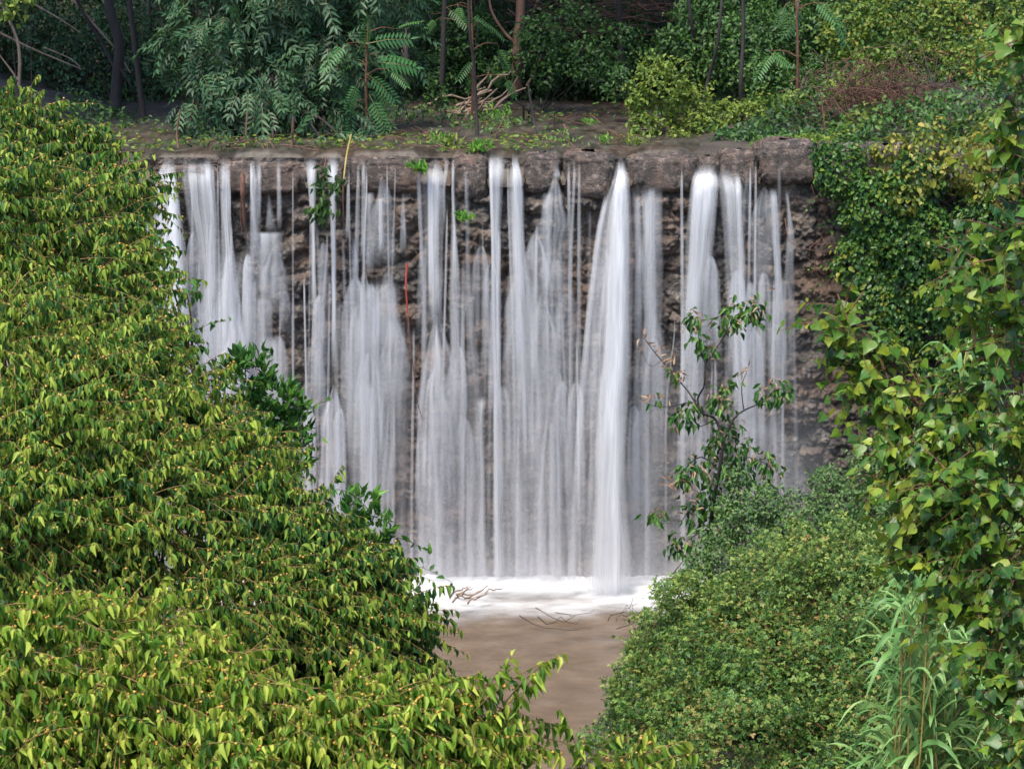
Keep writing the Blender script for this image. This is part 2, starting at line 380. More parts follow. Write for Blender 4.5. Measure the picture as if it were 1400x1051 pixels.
def twig_tree(name, label, cat, group, L, ntw, tl, K, size, width, mat, base, tr, sprigs=(), drift=(.5, -.1, .3), bark='bark', T=None, hang=1.05, tone=.3, fruit=0, depth=.5, gap=-1.1, twr=.0022, lum=.16, tonebias=0.0, spread=.32, face=.55):
    """a tree built twig by twig: leaves in two ranks along arching twigs"""
    T = T if T is not None else T_LANCE
    root = empty(name, base, label, cat, group)
    bpy.context.view_layer.update()
    p, o = shell(L, ntw, depth, lum, 1.6, gap, .7)
    n = ntw
    d = unit(o*.75+np.array(drift)+rnd(n, .38)); ln = tl*rng.uniform(.6, 1.3, n)
    p0 = p-d*ln[:, None]*.55
    for a, b in sprigs:
        a = np.asarray(a); b = np.asarray(b)
        p0 = np.vstack([p0, a]); d = np.vstack([d, unit(b-a)+np.array([0, 0, .1])]); ln = np.append(ln, np.linalg.norm(b-a)); o = np.vstack([o, unit(np.array([[.1, -.8, .5]]))])
    n = len(p0)
    sag = np.array([0, 0, -1.])*.28
    def at(t): return p0[:, None]+d[:, None]*(ln[:, None]*t)[..., None]+sag*(ln[:, None]*t*t)[..., None]
    tt = np.linspace(0, 1, 6)[None].repeat(n, 0)
    Tb = Tubes(); tw = at(tt); Tb.many(tw, twr*1.6, twr*.6)
    Kn = K
    t = (np.arange(Kn)[None]+rng.uniform(.1, .7, (n, Kn)))/Kn
    t = .12+.9*t
    lp = at(t); tan = unit(d[:, None]+2*sag*t[..., None])
    keep = (ln[:, None] > 0) & (rng.uniform(size=(n, Kn)) < .93)
    side = np.where(np.arange(Kn) % 2 == 0, 1., -1.)[None, :, None]
    perp = unit(np.cross(tan, np.array([0, 0, 1.])))
    jit = rng.normal(size=(n, Kn, 3))
    hv = np.clip(hang+.28*rng.normal(size=n), .3, 1.6)[:, None, None]
    D = unit(np.array([0, 0, -1.])*hv+side*perp*spread+tan*.4+jit*.3)
    O = np.broadcast_to(o[:, None], lp.shape)
    jit2 = rng.normal(size=(n, Kn, 3))
    N = unit(O*face+side*perp*.45+np.array([0, 0, .38])+tan*.15+jit2*.5)
    g = np.clip(.5+tonebias+tone*(.5*lump(p0, .9)+.65*rng.normal(size=n)*.8), 0, 1)
    g = np.broadcast_to(g[:, None], (n, Kn)); tipy = np.clip(t-.55, 0, 1)*.35
    s = size*rng.uniform(.55, 1.25, (n, Kn))*rng.uniform(.8, 1.15, (n, 1))*(1.0-.35*np.clip(t-.6, 0, 1))
    k = keep
    lv = Leaves(); lv.add(T, lp[k], D[k], N[k], s[k], width, np.clip(rng.uniform(0, 1, (n, Kn))+tipy-.08, 0, 1)[k], g[k])
    lv.obj('crown', MT[mat], root)
    Tb.obj('twigs', MT['twig'] if T is T_LANCE else MT['redtwig'], root)
    if fruit:
        f = Leaves(); idx = rng.choice(lp[k].shape[0], fruit)
        q = lp[k][idx]+rnd(fruit, .008)+np.array([0, 0, -.004])
        oct_ = tpl([(0, 0, .5), (.5, 0, 0), (0, .5, 0), (-.5, 0, 0), (0, -.5, 0), (0, 0, -.5)], [(0, 1, 2), (0, 2, 3), (0, 3, 4), (0, 4, 1), (5, 2, 1), (5, 3, 2), (5, 4, 3), (5, 1, 4)], [1]*6)
        f.add(oct_, q, rnd(fruit), rnd(fruit), .015*rng.uniform(.6, 1.4, fruit), 1.0)
        fo = f.obj('berries', MT['fruit'], root); fo['kind'] = 'stuff'
    tb = Tubes(); limbs(tb, base, L, tr)
    tb.obj('trunk', MT[bark], root)
    return root

# ------------------------------------------------------------------ terrain
def ground_z(x, y):
    x = np.asarray(x, float); y = np.asarray(y, float)
    n = fbm(x*.35+5, y*.35, 3)-.5
    # lower valley
    xe = 2.3+.27*np.clip(y, -9, 0)
    right = np.clip((x-xe-.55)*.34, -.7, 3.0)
    left = np.clip((-7.2-x)*.7, -.7, 5.0)
    near = np.clip((-13.5-y)*.55, -.7, 8.3)
    low = np.maximum(np.maximum(right, left), near)+n*.25*np.clip(np.maximum(np.maximum(right, left), near)+.7, 0, 1)
    low = np.where(low < -.5, -.7, low)
    # upper valley, behind the weir
    sr = np.clip((x-(2.6+.10*y))*.22, -.35, 3.0)
    sl = np.clip((-7.5-.1*y-x)*.3, -.35, 3.0)
    back = np.clip((y-15)*.55, -.35, 60)
    sr = np.where(sr > 0, sr*sstep(.3, 5, y)+.06*sstep(0, .1, sr), sr)
    up = 7.0+np.maximum(np.maximum(sr, sl), back)+n*.5*sstep(0, 6, y)+.05*n
    return np.where(y > .45, up, low)
gx = np.concatenate([np.linspace(-150, -16, 30), np.linspace(-15.5, 15.5, 150), np.linspace(16, 150, 30)])
gy = np.concatenate([np.linspace(-90, -31, 25), np.linspace(-30, .43, 130), np.linspace(.47, 30, 130), np.linspace(31, 220, 40)])
GX, GY = np.meshgrid(gx, gy); GZ = ground_z(GX, GY)
k = M('earth'); v = k.mapping((1, 1, 1))
c = k.ramp(k.noise(1.3, 8, v), [(.3, (.012, .010, .007)), (.55, (.034, .026, .018)), (.75, (.07, .056, .042))])
b = k.n('BsdfPrincipled'); k.l(c, b.inputs[0]); b.inputs['Roughness'].default_value = .75
bp = k.n('Bump'); bp.inputs['Distance'].default_value = .08; k.l(k.noise(7, 8, v), bp.inputs['Height']); k.l(bp.outputs[0], b.inputs['Normal'])
k.l(b.outputs[0], k.out.inputs[0]); EARTH = k.m
tag(quads_obj('ground', np.stack([GX, GY, GZ], -1).reshape(-1, 3), grid_faces(len(gx), len(gy)), EARTH), kind='structure')

# stream above the weir: shallow silty water, sliding over the crest
xs = np.linspace(-12, 9, 420); ys = np.concatenate([np.linspace(-.42, .8, 44), np.linspace(.9, 26, 120)])
X, Y = np.meshgrid(xs, ys)
Z = 7.05+.035*(fbm(X*1.1, Y*2.2, 9)-.5)*sstep(.2, 1.2, Y)+.14*(fbm(X*1.25, Y*0+2, 11)-.5)*sstep(3, .3, Y)
stone_x = [(P((a_+b_)/2, 240, 29.7)[0], (b_-a_)/2/86.0) for a_, b_ in [(205, 300), (306, 420), (424, 468), (472, 577), (617, 668), (716, 768), (772, 838), (862, 950), (985, 1036), (1036, 1118), (1118, 1260)]]
on = np.zeros_like(X)
for c_, h_ in stone_x: on = np.maximum(on, sstep(h_*1.0, h_*.72, np.abs(X-c_)))
Z += .03*on*sstep(.9, .2, Y)*sstep(-.1, .15, Y)
Z -= (1-on)*(.05*sstep(.8, .1, Y)+.42*sstep(.22, -.42, Y)**1.3)+on*.22*sstep(.02, -.40, Y)
Y = np.where(Y < .3, Y*(1-on)+on*(.3+(Y-.3)*.5), Y)
k = M('stream_water'); v = k.mapping((2.0, .55, 1.5)); v2 = k.mapping((.8, .25, 1))
n1 = k.noise(2.2, 6, v, .65); n2 = k.noise(.9, 4, v2)
c = k.ramp(n1, [(.34, (.010, .009, .007)), (.48, (.034, .029, .022)), (.60, (.058, .050, .040)), (.76, (.10, .092, .08))])
c2 = k.ramp(n1, [(.34, (.015, .010, .007)), (.5, (.046, .030, .021)), (.68, (.085, .062, .046))])
c = k.mix(k.ramp(n2, [(.42, (0, 0, 0)), (.6, (1, 1, 1))]), c, c2)
b = k.n('BsdfPrincipled'); k.l(c, b.inputs[0]); b.inputs['Roughness'].default_value = .5; b.inputs['Specular IOR Level'].default_value = .25
bp = k.n('Bump'); bp.inputs['Distance'].default_value = .05; bp.inputs['Strength'].default_value = .7; k.l(n1, bp.inputs['Height']); k.l(bp.outputs[0], b.inputs['Normal'])
k.l(b.outputs[0], k.out.inputs[0])
tag(quads_obj('stream_water', np.stack([X, Y, Z], -1).reshape(-1, 3), grid_faces(len(xs), len(ys)), k.m), kind='structure')

# pool below
xs = np.linspace(-9, 6.5, 160); ys = np.linspace(-15, -.05, 160); X, Y = np.meshgrid(xs, ys)
Z = .02*(fbm(X*1.3, Y*2.0, 21)-.5)+.10*(fbm(X*.9, Y*2.2, 22)-.5)*sstep(-4.5, -1.5, Y)
k = M('pool_water'); v = k.mapping((.9, 1.5, 1))
n1 = k.noise(1.8, 7, v, .65); n3 = k.noise(.5, 3, v)
c = k.ramp(n1, [(.32, (.062, .040, .024)), (.5, (.102, .068, .042)), (.70, (.155, .112, .078))])
c = k.mix(k.math('MULTIPLY', n3, .5), c, (.085, .062, .042))
b = k.n('BsdfPrincipled'); k.l(c, b.inputs[0]); b.inputs['Roughness'].default_value = .2; b.inputs['Specular IOR Level'].default_value = .4
bp = k.n('Bump'); bp.inputs['Distance'].default_value = .04; bp.inputs['Strength'].default_value = .5; k.l(n1, bp.inputs['Height']); k.l(bp.outputs[0], b.inputs['Normal'])
k.l(b.outputs[0], k.out.inputs[0])
tag(quads_obj('pool_water', np.stack([X, Y, Z], -1).reshape(-1, 3), grid_faces(len(xs), len(ys)), k.m), kind='structure')

# ------------------------------------------------------------------ the masonry weir
def stones(X, Z):
    """irregular coursed rubble: protrusion, per-stone tone"""
    X = X+.10*(fbm(X*1.6, Z*1.6, 31)-.5)*2; Z2 = Z+.34*(fbm(X*1.0, Z*.9, 32, 5)-.5)*2
    rs = np.random.default_rng(3)
    edges = [-.5]
    while edges[-1] < 7.6: edges.append(edges[-1]+rs.uniform(.26, .46))
    edges = np.array(edges); ci = np.clip(np.searchsorted(edges, Z2)-1, 0, len(edges)-2)
    dz = np.minimum(Z2-edges[ci], edges[ci+1]-Z2)
    D = np.zeros_like(X); tone = np.zeros_like(X); prot = np.zeros_like(X)
    for r in range(len(edges)-1):
        m = ci == r
        if not m.any(): continue
        e = [-14-rs.uniform(0, .5)]
        while e[-1] < 14: e.append(e[-1]+rs.uniform(.3, .85))
        e = np.array(e); x = X[m]; j = np.clip(np.searchsorted(e, x)-1, 0, len(e)-2)
        D[m] = np.minimum(dz[m], np.minimum(x-e[j], e[j+1]-x))
        a = rs.uniform(size=len(e)); bb = rs.uniform(size=len(e))**2
        tone[m] = a[j]; prot[m] = bb[j]
    return D, tone, prot
xs = np.linspace(-9.5, 9.5, 1120); zs = np.linspace(-.6, 7.0, 450)
X, Z = np.meshgrid(xs, zs)
D, tone, prot = stones(X, Z)
rough = fbm(X*4, Z*4, 40, 5)-.5; rough2 = np.abs(fbm(X*9, Z*9, 44, 4)-.5)
h = (.05+.13*prot)*(1-np.exp(-np.clip(D, 0, 1)/.055))+.20*rough+.20*(rough2)+.28*(fbm(X*.45, Z*.7, 47)-.5)
h += .06; h = h*(1-.5*sstep(6.3, 6.5, Z))-.02*sstep(6.25, 6.5, Z)
wx = -.12-h
V = np.stack([X, wx+.08, Z], -1).reshape(-1, 3)
def rock_mat(name, dark, mid, lite, warm, wet=.38, sc=1.0, patt=True):
    k = M(name); tc = k.n('TexCoord'); v = tc.outputs['Object']
    n1 = k.noise(5*sc, 10, v, .7); n2 = k.noise(1.1*sc, 5, v); n3 = k.noise(22*sc, 6, v, .7)
    c = k.ramp(n1, [(.30, dark), (.50, mid), (.66, lite)])
    c = k.mix(k.ramp(n2, [(.48, (0, 0, 0)), (.66, (1, 1, 1))]), c, k.mix(n1, dark, warm))
    if patt:
        a = k.n('Attribute', attribute_name='tone')
        c = k.mix(k.math('MULTIPLY', k.math('POWER', a.outputs['Fac'], 3.0), .55), c, k.mix(n3, mid, warm))
    vo = k.n('TexVoronoi'); vo.inputs['Scale'].default_value = 26*sc; k.l(v, vo.inputs['Vector'])
    c = k.mix(k.math('MULTIPLY', k.ramp(vo.outputs['Distance'], [(.0, (1, 1, 1)), (.35, (0, 0, 0))]), .35), c, lite)
    c = k.mix(k.math('MULTIPLY', k.ramp(n3, [(.36, (1, 1, 1)), (.5, (0, 0, 0))]), .6), c, dark)
    b = k.n('BsdfPrincipled'); k.l(c, b.inputs[0]); b.inputs['Roughness'].default_value = wet
    bp = k.n('Bump'); bp.inputs['Distance'].default_value = .05; bp.inputs['Strength'].default_value = .9; k.l(n3, bp.inputs['Height']); k.l(bp.outputs[0], b.inputs['Normal'])
    k.l(b.outputs[0], k.out.inputs[0]); return k.m
ROCK = rock_mat('wet_rubble', (.009, .008, .007), (.055, .045, .038), (.24, .20, .17), (.22, .13, .085))
CREST = rock_mat('pitted_crest_stone', (.010, .008, .007), (.058, .043, .036), (.27, .20, .165), (.24, .14, .10), .30, 1.5, False)
WY = -.05
wall = empty('weir_wall', (0, .2, 0), 'tall rubble stone weir with water falling over its face', 'weir')
bpy.context.view_layer.update()
quads_obj('rubble_face', V, grid_faces(len(xs), len(zs)), ROCK, wall, fattr={'tone': tone})
# core of the wall behind the face
def box(x0, x1, y0, y1, z0, z1):
    v = np.array([(x, y, z) for z in (z0, z1) for y in (y0, y1) for x in (x0, x1)], float)
    return v, np.array([(0, 2, 3, 1), (4, 5, 7, 6), (0, 1, 5, 4), (1, 3, 7, 5), (3, 2, 6, 7), (2, 0, 4, 6)])
v, q = box(-12, 11, .16, .62, -.8, 6.93); quads_obj('wall_core', v, q, ROCK, wall, smooth=False)
def boulder(cx, cz, w, hgt, dep, y, seed, e=4.6):
    nu, nv = 90, 60
    th = np.linspace(0, 2*math.pi, nu, endpoint=False); ph = np.linspace(-math.pi/2+.02, math.pi/2-.02, nv)
    TH, PH = np.meshgrid(th, ph)
    def sp(c, p): return np.sign(c)*np.abs(c)**p
    p = 2/e
    x = sp(np.cos(PH), p)*sp(np.cos(TH), p); yy = sp(np.cos(PH), p)*sp(np.sin(TH), p); z = sp(np.sin(PH), p)
    wxx = cx+x*w/2; wz = cz+z*hgt/2+yy*.6
    n = fbm(wxx*2.6+seed, wz*2.6, seed, 5)-.5; n2 = np.abs(fbm(wxx*7+yy, wz*7, seed+5, 5)-.5)
    f = 1+.30*n-.42*n2+.06
    return np.stack([cx+x*f*w/2, y+yy*f*dep/2, cz+z*f*hgt/2], -1).reshape(-1, 3), grid_faces(nu, nv, True)
crest = [(205, 300, 226, 268), (306, 420, 222, 264), (424, 468, 226, 262), (472, 577, 216, 262), (617, 668, 213, 272), (716, 768, 212, 262), (772, 838, 211, 270),
         (862, 950, 213, 262), (955, 985, 216, 262), (985, 1036, 207, 258), (1036, 1118, 192, 250), (1118, 1180, 196, 262), (1180, 1260, 200, 262)]
for i, (x0, x1, y0, y1) in enumerate(crest):
    a = P((x0+x1)/2, (y0+y1)/2, 29.72); sc = 2582/29.9
    v, q = boulder(a[0], a[2]-.02, (x1-x0)/sc*1.05, (y1-y0)/sc*rng.uniform(.96, 1.06), rng.uniform(.64, .74), .06, 5+i*7, rng.uniform(4.2, 6.0))
    quads_obj('crest_stone', v, q, CREST, wall)

# ------------------------------------------------------------------ falling water
k = M('falling_water'); a = k.n('Attribute', attribute_name='dens')
v = k.mapping((26, 26, .9)); nz = k.noise(1.0, 3, v)
al = k.math('MULTIPLY', a.outputs['Fac'], k.math('ADD', .62, k.math('MULTIPLY', nz, .76)), True)
df = k.n('BsdfDiffuse'); df.inputs[0].default_value = (.71, .71, .735, 1)
tr = k.n('BsdfTranslucent'); tr.inputs[0].default_value = (.71, .71, .735, 1)
m1 = k.n('MixShader'); m1.inputs[0].default_value = .35; k.l(df.outputs[0], m1.inputs[1]); k.l(tr.outputs[0], m1.inputs[2])
tp = k.n('BsdfTransparent'); mx = k.n('MixShader'); k.l(al, mx.inputs[0]); k.l(tp.outputs[0], mx.inputs[1]); k.l(m1.outputs[0], mx.inputs[2])
k.l(mx.outputs[0], k.out.inputs[0]); WATER = k.m
def n1d(x, seed): return vnoise(np.asarray(x, float), np.zeros_like(np.asarray(x, float))+.5, seed)
_sid = [100]
def sheet(rows, off=.42, arc=.0, streak=.55, mode='soft', rows_n=70, fine=5.0, power=2.0, edge=.0):
    """rows (py, x_left, x_right, density); returns V, quads, dens.  A thin lens of falling water, front and back."""
    _sid[0] += 3; sd = _sid[0]
    rows = np.array(rows, float)
    if rows[-1, 0] >= 785 and rows[-1, 3] > 0: rows[-1, 0] = 525.5+FPX*math.tan(math.atan(9.95/(30-off-arc-.08))-PITCH)
    lip = mode != 'bell' and rows[0, 0] < 246
    if lip: rows = np.vstack([[rows[0, 0]-13, rows[0, 1]+.15*(rows[0, 2]-rows[0, 1]), rows[0, 2]-.15*(rows[0, 2]-rows[0, 1]), rows[0, 3]*.5], rows])
    y0, y1 = rows[0, 0], rows[-1, 0]
    t = np.linspace(0, 1, rows_n)**1.25; py = y0+(y1-y0)*t
    xl = np.interp(py, rows[:, 0], rows[:, 1]); xr = np.interp(py, rows[:, 0], rows[:, 2]); a = np.interp(py, rows[:, 0], rows[:, 3])
    # smooth the outline along the fall
    kern = np.array([1, 2, 3, 2, 1])/9.
    for _ in range(2):
        xl[2:-2] = np.convolve(xl, kern, 'valid'); xr[2:-2] = np.convolve(xr, kern, 'valid')
    if mode == 'bell':
        wd = np.clip((py-y0)/(edge*1.5 if edge else 70), 0, 1); wd = wd**.5
        c = (xl+xr)/2+(vnoise(py/38., py*0, sd)-.5)*(xr-xl)*.16; hw = (xr-xl)/2*wd; xl = c-hw; xr = c+hw
    W = float(np.max(xr-xl)); nu = int(np.clip(W/1.6, 9, 60))
    u = np.linspace(-1, 1, nu)
    U, Tt = np.meshgrid(u, t); PX = (xl[:, None]+xr[:, None])/2+U*(xr-xl)[:, None]/2
    PX += (vnoise(U*3+sd, Tt*9, sd)-.5)*min(4, W*.08)
    drop = (py-y0)/82.0
    if lip: o_ = .31+(off-.31)*sstep(0, 40, py-y0)
    else: o_ = off
    y = -(o_+arc*np.sqrt(np.clip(drop, 0, None)/7.0))
    bul = .5*np.sqrt(np.clip(1-U**2, 0, 1))*np.clip(W/82*.35, .02, .12)
    if mode == 'bell':
        bul += .10*np.sqrt(np.clip(1-U**2, 0, 1))
    prof = np.clip(1-np.abs(U)**power, 0, 1)**.8
    if mode == 'bell':
        de = (1-np.abs(U))*np.maximum((xr-xl)/2, .5)[:, None]
        rim = np.exp(-((de-2.6)/2.2)**2)*np.exp(-np.clip(py-y0-25, 0, None)/90)[:, None]; top = np.exp(-np.clip((py-y0), 0, None)/9.0)[:, None]
        prof = np.clip(prof*1.6, 0, 1)*(.62+.42*rim*n1d(np.sign(U)*2+py[:, None]/30+sd, sd)+.22*top)*sstep(-6, 34, (py-y0))[:, None]*(.55+.45*vnoise(U*2.3+sd, Tt*6+sd, sd+9))*1.12
    uu = U*W/2
    s = .55*n1d(uu/fine+sd*1.7, sd)+.3*n1d(uu/(fine*.42)+sd, sd+1)+.45*vnoise(uu/(fine*1.7)+sd, Tt*7.0*(y1-y0)/500+.3, sd+2)
    s = np.clip((s-.38)/.42, 0, 1.3)
    dens = a[:, None]*prof*((1-streak)+streak*s*1.35)
    tail = sstep(0, 30, py-y0)[:, None]*np.ones_like(Tt) if lip else sstep(0, .05, Tt) if mode != 'bell' else sstep(-.01, .01, Tt)
    dens = dens*1.12
    else_fade = 1-.75*sstep(y1-16, y1, py)[:, None] if y1 > 785 else 1.0
    dens = dens*else_fade
    if W > 34 and rows[:, 3].max() < .93: dens = dens*(1-.38*sstep(430, 640, py)[:, None]*(.35+.65*vnoise(uu/7.+sd*.7, Tt*2.5, sd+5)*1.3))
    if y1 < 770: dens = dens*(1-sstep(.72, 1, Tt))
    dens = np.clip(dens*tail, 0, .985)
    dl = 1-np.sqrt(1-dens)
    front = P(PX, py[:, None], CAM[1]*-1+y[:, None]-bul)
    back = P(PX, py[:, None], CAM[1]*-1+y[:, None]+bul*.5+.006)
    nv = len(py); q = grid_faces(nu, nv)
    return np.concatenate([front.reshape(-1, 3), back.reshape(-1, 3)]), np.concatenate([q, q[:, ::-1]+nu*nv]), np.concatenate([dl.ravel(), dl.ravel()])
def waterfall(label, sheets, kind=None, name='waterfall', group='streams of water falling over the weir'):
    V = []; Q = []; Dn = []; n = 0
    if not kind:
        sheets = list(sheets); rw = [x['rows'] for x in sheets]
        xa = min(min(p_[1] for p_ in x) for x in rw); xb = max(max(p_[2] for p_ in x) for x in rw); ctr = [(p_[1]+p_[2])/2 for x in rw for p_ in x if p_[0] < 300]
        for _ in range(int((xb-xa)/8)):
            x0 = rng.uniform(xa, xb); y0 = rng.uniform(222, 232) if rng.uniform() < .2 else rng.uniform(275, 600); y1 = rng.uniform(y0+120, 900); y1 = min(y1, 792)
            w0 = rng.uniform(1.2, 3.4); a0 = rng.uniform(.14, .55); dx = rng.normal(0, 4)
            sheets.append(dict(rows=[(y0, x0-w0*.5, x0+w0*.5, a0*.4), (y0+25, x0-w0, x0+w0, a0), ((y0+y1)/2, x0+dx-w0*1.3, x0+dx+w0*1.3, a0*.8), (y1, x0+dx*1.5-w0*1.8, x0+dx*1.5+w0*1.8, a0*.6)], off=rng.uniform(.40, .50), streak=.35, rows_n=34))
        # plumes: water that strikes a ledge and fans out below it
        for _ in range(max(1, int((xb-xa)/24))):
            x0 = rng.uniform(xa+4, xb-4); y0 = rng.uniform(285, 600); hw = rng.uniform(6, 19); L = rng.uniform(110, 260); nth = int(rng.integers(4, 9)); a1 = rng.uniform(.25, .75)
            sheets.append(dict(rows=[(y0-4, x0-hw, x0+hw, a1*.6), (y0+L*.4, x0-hw*1.15, x0+hw*1.15, a1*.36), (min(y0+L, 780), x0-hw*1.2, x0+hw*1.2, a1*.2)], mode='bell', off=.46, edge=34, rows_n=44))
            for q_ in range(nth):
                e = rng.uniform(-1, 1)*hw; w0 = rng.uniform(1.6, 4.2); a0 = a1*rng.uniform(.3, .8); y1 = min(y0+L*rng.uniform(.6, 1.2), 792); m = abs(e)*2.6+6
                st = [(y0+m*f*f+abs(e)*.5*0, x0+e*f) for f in (0, .35, .7, 1)]
                rows = [(yy_, xx_-w0*(.5+.5*f), xx_+w0*(.5+.5*f), a0*(.5+.5*f)) for (yy_, xx_), f in zip(st, (0, .35, .7, 1))]
                if y1 > y0+m+30: rows += [(y1-10, x0+e*1.15-w0*1.5, x0+e*1.15+w0*1.5, a0*.6), (y1, x0+e*1.15-w0*1.5, x0+e*1.15+w0*1.5, a0*.5)]
                sheets.append(dict(rows=rows, off=rng.uniform(.45, .54), streak=.25, rows_n=44))
    for s in sheets:
        v, q, d = sheet(**s) if isinstance(s, dict) else sheet(s)
        V.append(v); Q.append(q+n); Dn.append(d); n += len(v)
    o = quads_obj(name, np.concatenate(V), np.concatenate(Q), WATER, fattr={'dens': np.concatenate(Dn)})
    if kind: tag(o, label, 'mist', kind=kind)
    else: tag(o, label, 'waterfall', group)
    return o
S = lambda rows, **k: dict(rows=rows, **k)
waterfall('broad smooth white stream at the far end of the weir, beside the tall hackberry', [
    S([(222, 222, 240, .3), (245, 207, 243, .6), (300, 206, 250, .75), (400, 206, 260, .78), (500, 208, 275, .7), (620, 205, 290, .6), (790, 200, 300, .5)], arc=.5, streak=.35),
    S([(235, 224, 240, .6), (280, 226, 246, .9), (360, 232, 252, .8), (450, 236, 258, .6)], arc=.5, off=.47, streak=.2)])
waterfall('thin translucent curtain right beside the broad white stream, spreading over low stones', [
    S([(228, 246, 294, .55), (280, 252, 298, .45), (340, 262, 300, .45), (420, 258, 310, .5), (500, 256, 345, .55), (620, 250, 360, .5), (790, 250, 380, .5)]),
    S([(226, 276, 292, .6), (300, 282, 296, .6), (345, 280, 298, .75), (420, 276, 300, .5), (470, 270, 300, .5)], off=.45),
    S([(340, 300, 356, .1), (420, 270, 352, .5), (520, 262, 356, .55), (790, 262, 360, .5)], off=.40, streak=.8),
    S([(395, 268, 300, .5), (440, 258, 306, .45), (520, 255, 310, .4)], mode='bell', off=.45)])
waterfall('forked white stream bulging over two ledges, between the translucent curtain and the square ledge sheet', [
    S([(226, 298, 318, .55), (300, 303, 316, .7), (350, 304, 322, .7), (400, 300, 330, .6), (460, 292, 336, .6), (560, 280, 350, .55), (790, 270, 360, .5)]),
    S([(350, 302, 326, .6), (420, 298, 332, .55), (520, 292, 340, .5)], mode='bell', off=.47),
    S([(425, 304, 334, .8), (480, 300, 346, .7), (560, 296, 352, .6)], mode='bell', off=.5)])
waterfall('trickle that spreads into a wide square ledge sheet with an arched loop below', [
    S([(226, 341, 349, .55), (318, 344, 351, .6)]), S([(226, 350, 358, .45), (318, 350, 357, .4)]), S([(226, 378, 384, .4), (318, 378, 386, .45)]),
    S([(262, 362, 372, .4), (318, 360, 380, .4)], mode='bell'),
    S([(316, 334, 388, .62), (350, 335, 388, .42), (420, 337, 386, .35)], streak=.7),
    S([(336, 357, 392, .55), (370, 354, 394, .45), (440, 352, 398, .3)], mode='bell', off=.48, edge=30),
    S([(385, 378, 400, .55), (420, 378, 402, .4), (460, 380, 404, .2)], mode='bell', off=.48),
    S([(405, 346, 372, .6), (460, 346, 374, .45), (560, 344, 380, .5)], off=.46),
    S([(456, 352, 392, .6), (500, 354, 390, .5), (560, 352, 394, .55), (700, 345, 400, .5), (790, 345, 405, .4)], off=.5)])
waterfall('narrow unbroken trickle falling behind a hanging green sprig, opening into a tall bell', [
    S([(224, 417, 433, .8), (262, 421, 432, .7), (330, 425, 432, .7), (452, 424, 434, .7)], streak=.35),
    S([(448, 419, 444, .8), (500, 416, 450, .6), (600, 408, 440, .55), (790, 395, 445, .5)], mode='bell', off=.48, edge=60)])
waterfall('long straight thread of water beside the yellow cane, ending in a bright white bell', [
    S([(222, 445, 463, .75), (270, 450, 460, .7), (400, 453, 460, .8), (530, 451, 461, .8)], streak=.3),
    S([(405, 455, 474, .4), (450, 456, 478, .3), (520, 458, 480, .15)], mode='bell', off=.47),
    S([(527, 442, 470, 1.0), (580, 438, 472, .95), (680, 432, 474, .75), (790, 425, 480, .6)], mode='bell', off=.55, streak=.3, edge=40)])
waterfall('veil of many strands with a pointed bell just under the wide crest stone', [
    S([(241, 510, 534, .95), (290, 506, 541, .6), (370, 503, 542, .45)], mode='bell', edge=40),
    S([(225, 494, 500, .45), (370, 492, 500, .5)]), S([(250, 474, 478, .4), (330, 472, 478, .4)]), S([(262, 498, 512, .5), (380, 498, 512, .45)]), S([(270, 517, 524, .7), (350, 517, 525, .55)], off=.46),
    S([(322, 474, 488, .7), (360, 478, 492, .65), (420, 480, 494, .4)], mode='bell'),
    S([(262, 545, 556, .5), (352, 546, 556, .4)], mode='bell'),
    S([(370, 488, 512, .85), (430, 486, 518, .5), (500, 482, 520, .5)], mode='bell', off=.5),
    S([(430, 470, 560, .1), (520, 470, 566, .2), (640, 470, 566, .25), (790, 470, 566, .28)], off=.40, streak=.9, fine=3.2),
    S([(365, 518, 545, .5), (420, 505, 545, .5), (480, 500, 548, .4)], mode='bell', off=.47),
    S([(432, 522, 556, .75), (470, 516, 562, .5), (560, 514, 560, .3)], mode='bell', off=.5),
    S([(380, 486, 546, .4), (480, 480, 552, .55), (600, 478, 548, .6), (700, 478, 540, .5), (790, 480, 535, .4)], off=.44, streak=.7),
    S([(520, 488, 512, .5), (560, 490, 516, .7), (650, 492, 514, .6), (760, 494, 514, .4)], off=.5, streak=.4)])
waterfall('stream of parallel white strands beside the red stick, widening to a bright foot', [
    S([(226, 590, 602, .5), (240, 577, 610, .6), (300, 577, 608, .62), (420, 581, 606, .6), (470, 580, 610, .4)], streak=.6),
    S([(236, 584, 591, .8), (430, 586, 592, .55)], off=.46, streak=.2), S([(236, 594, 601, .6), (430, 595, 601, .5)], off=.46, streak=.2),
    S([(432, 584, 614, .95), (500, 574, 624, .75), (620, 568, 622, .7), (790, 565, 626, .65)], mode='bell', off=.55, edge=50),
    S([(498, 580, 612, .75), (560, 576, 618, .65), (680, 572, 622, .55), (790, 570, 624, .5)], mode='bell', off=.6, edge=40),
    S([(222, 608, 614, .6), (260, 605, 609, .4), (320, 606, 610, .2)], off=.44),
    S([(222, 617, 622, .5), (310, 617, 624, .6), (400, 612, 632, .55), (470, 615, 634, .5), (560, 616, 636, .35), (700, 612, 634, .2)], off=.43),
    S([(475, 607, 630, .6), (520, 606, 632, .35), (600, 606, 632, .2)], mode='bell', off=.5)])
waterfall('faint thin trickle running past a grass tuft on the bare dark stones', [
    S([(236, 634, 640, .3), (320, 636, 642, .4), (420, 634, 648, .35), (520, 640, 656, .2), (700, 640, 664, .18), (790, 640, 664, .18)], streak=.5),
    S([(470, 620, 672, .1), (560, 618, 672, .22), (790, 618, 676, .3)], off=.38, streak=.95, fine=2.6),
    S([(540, 652, 664, .55), (580, 650, 662, .4), (700, 652, 664, .45), (790, 650, 668, .35)], streak=.5)])
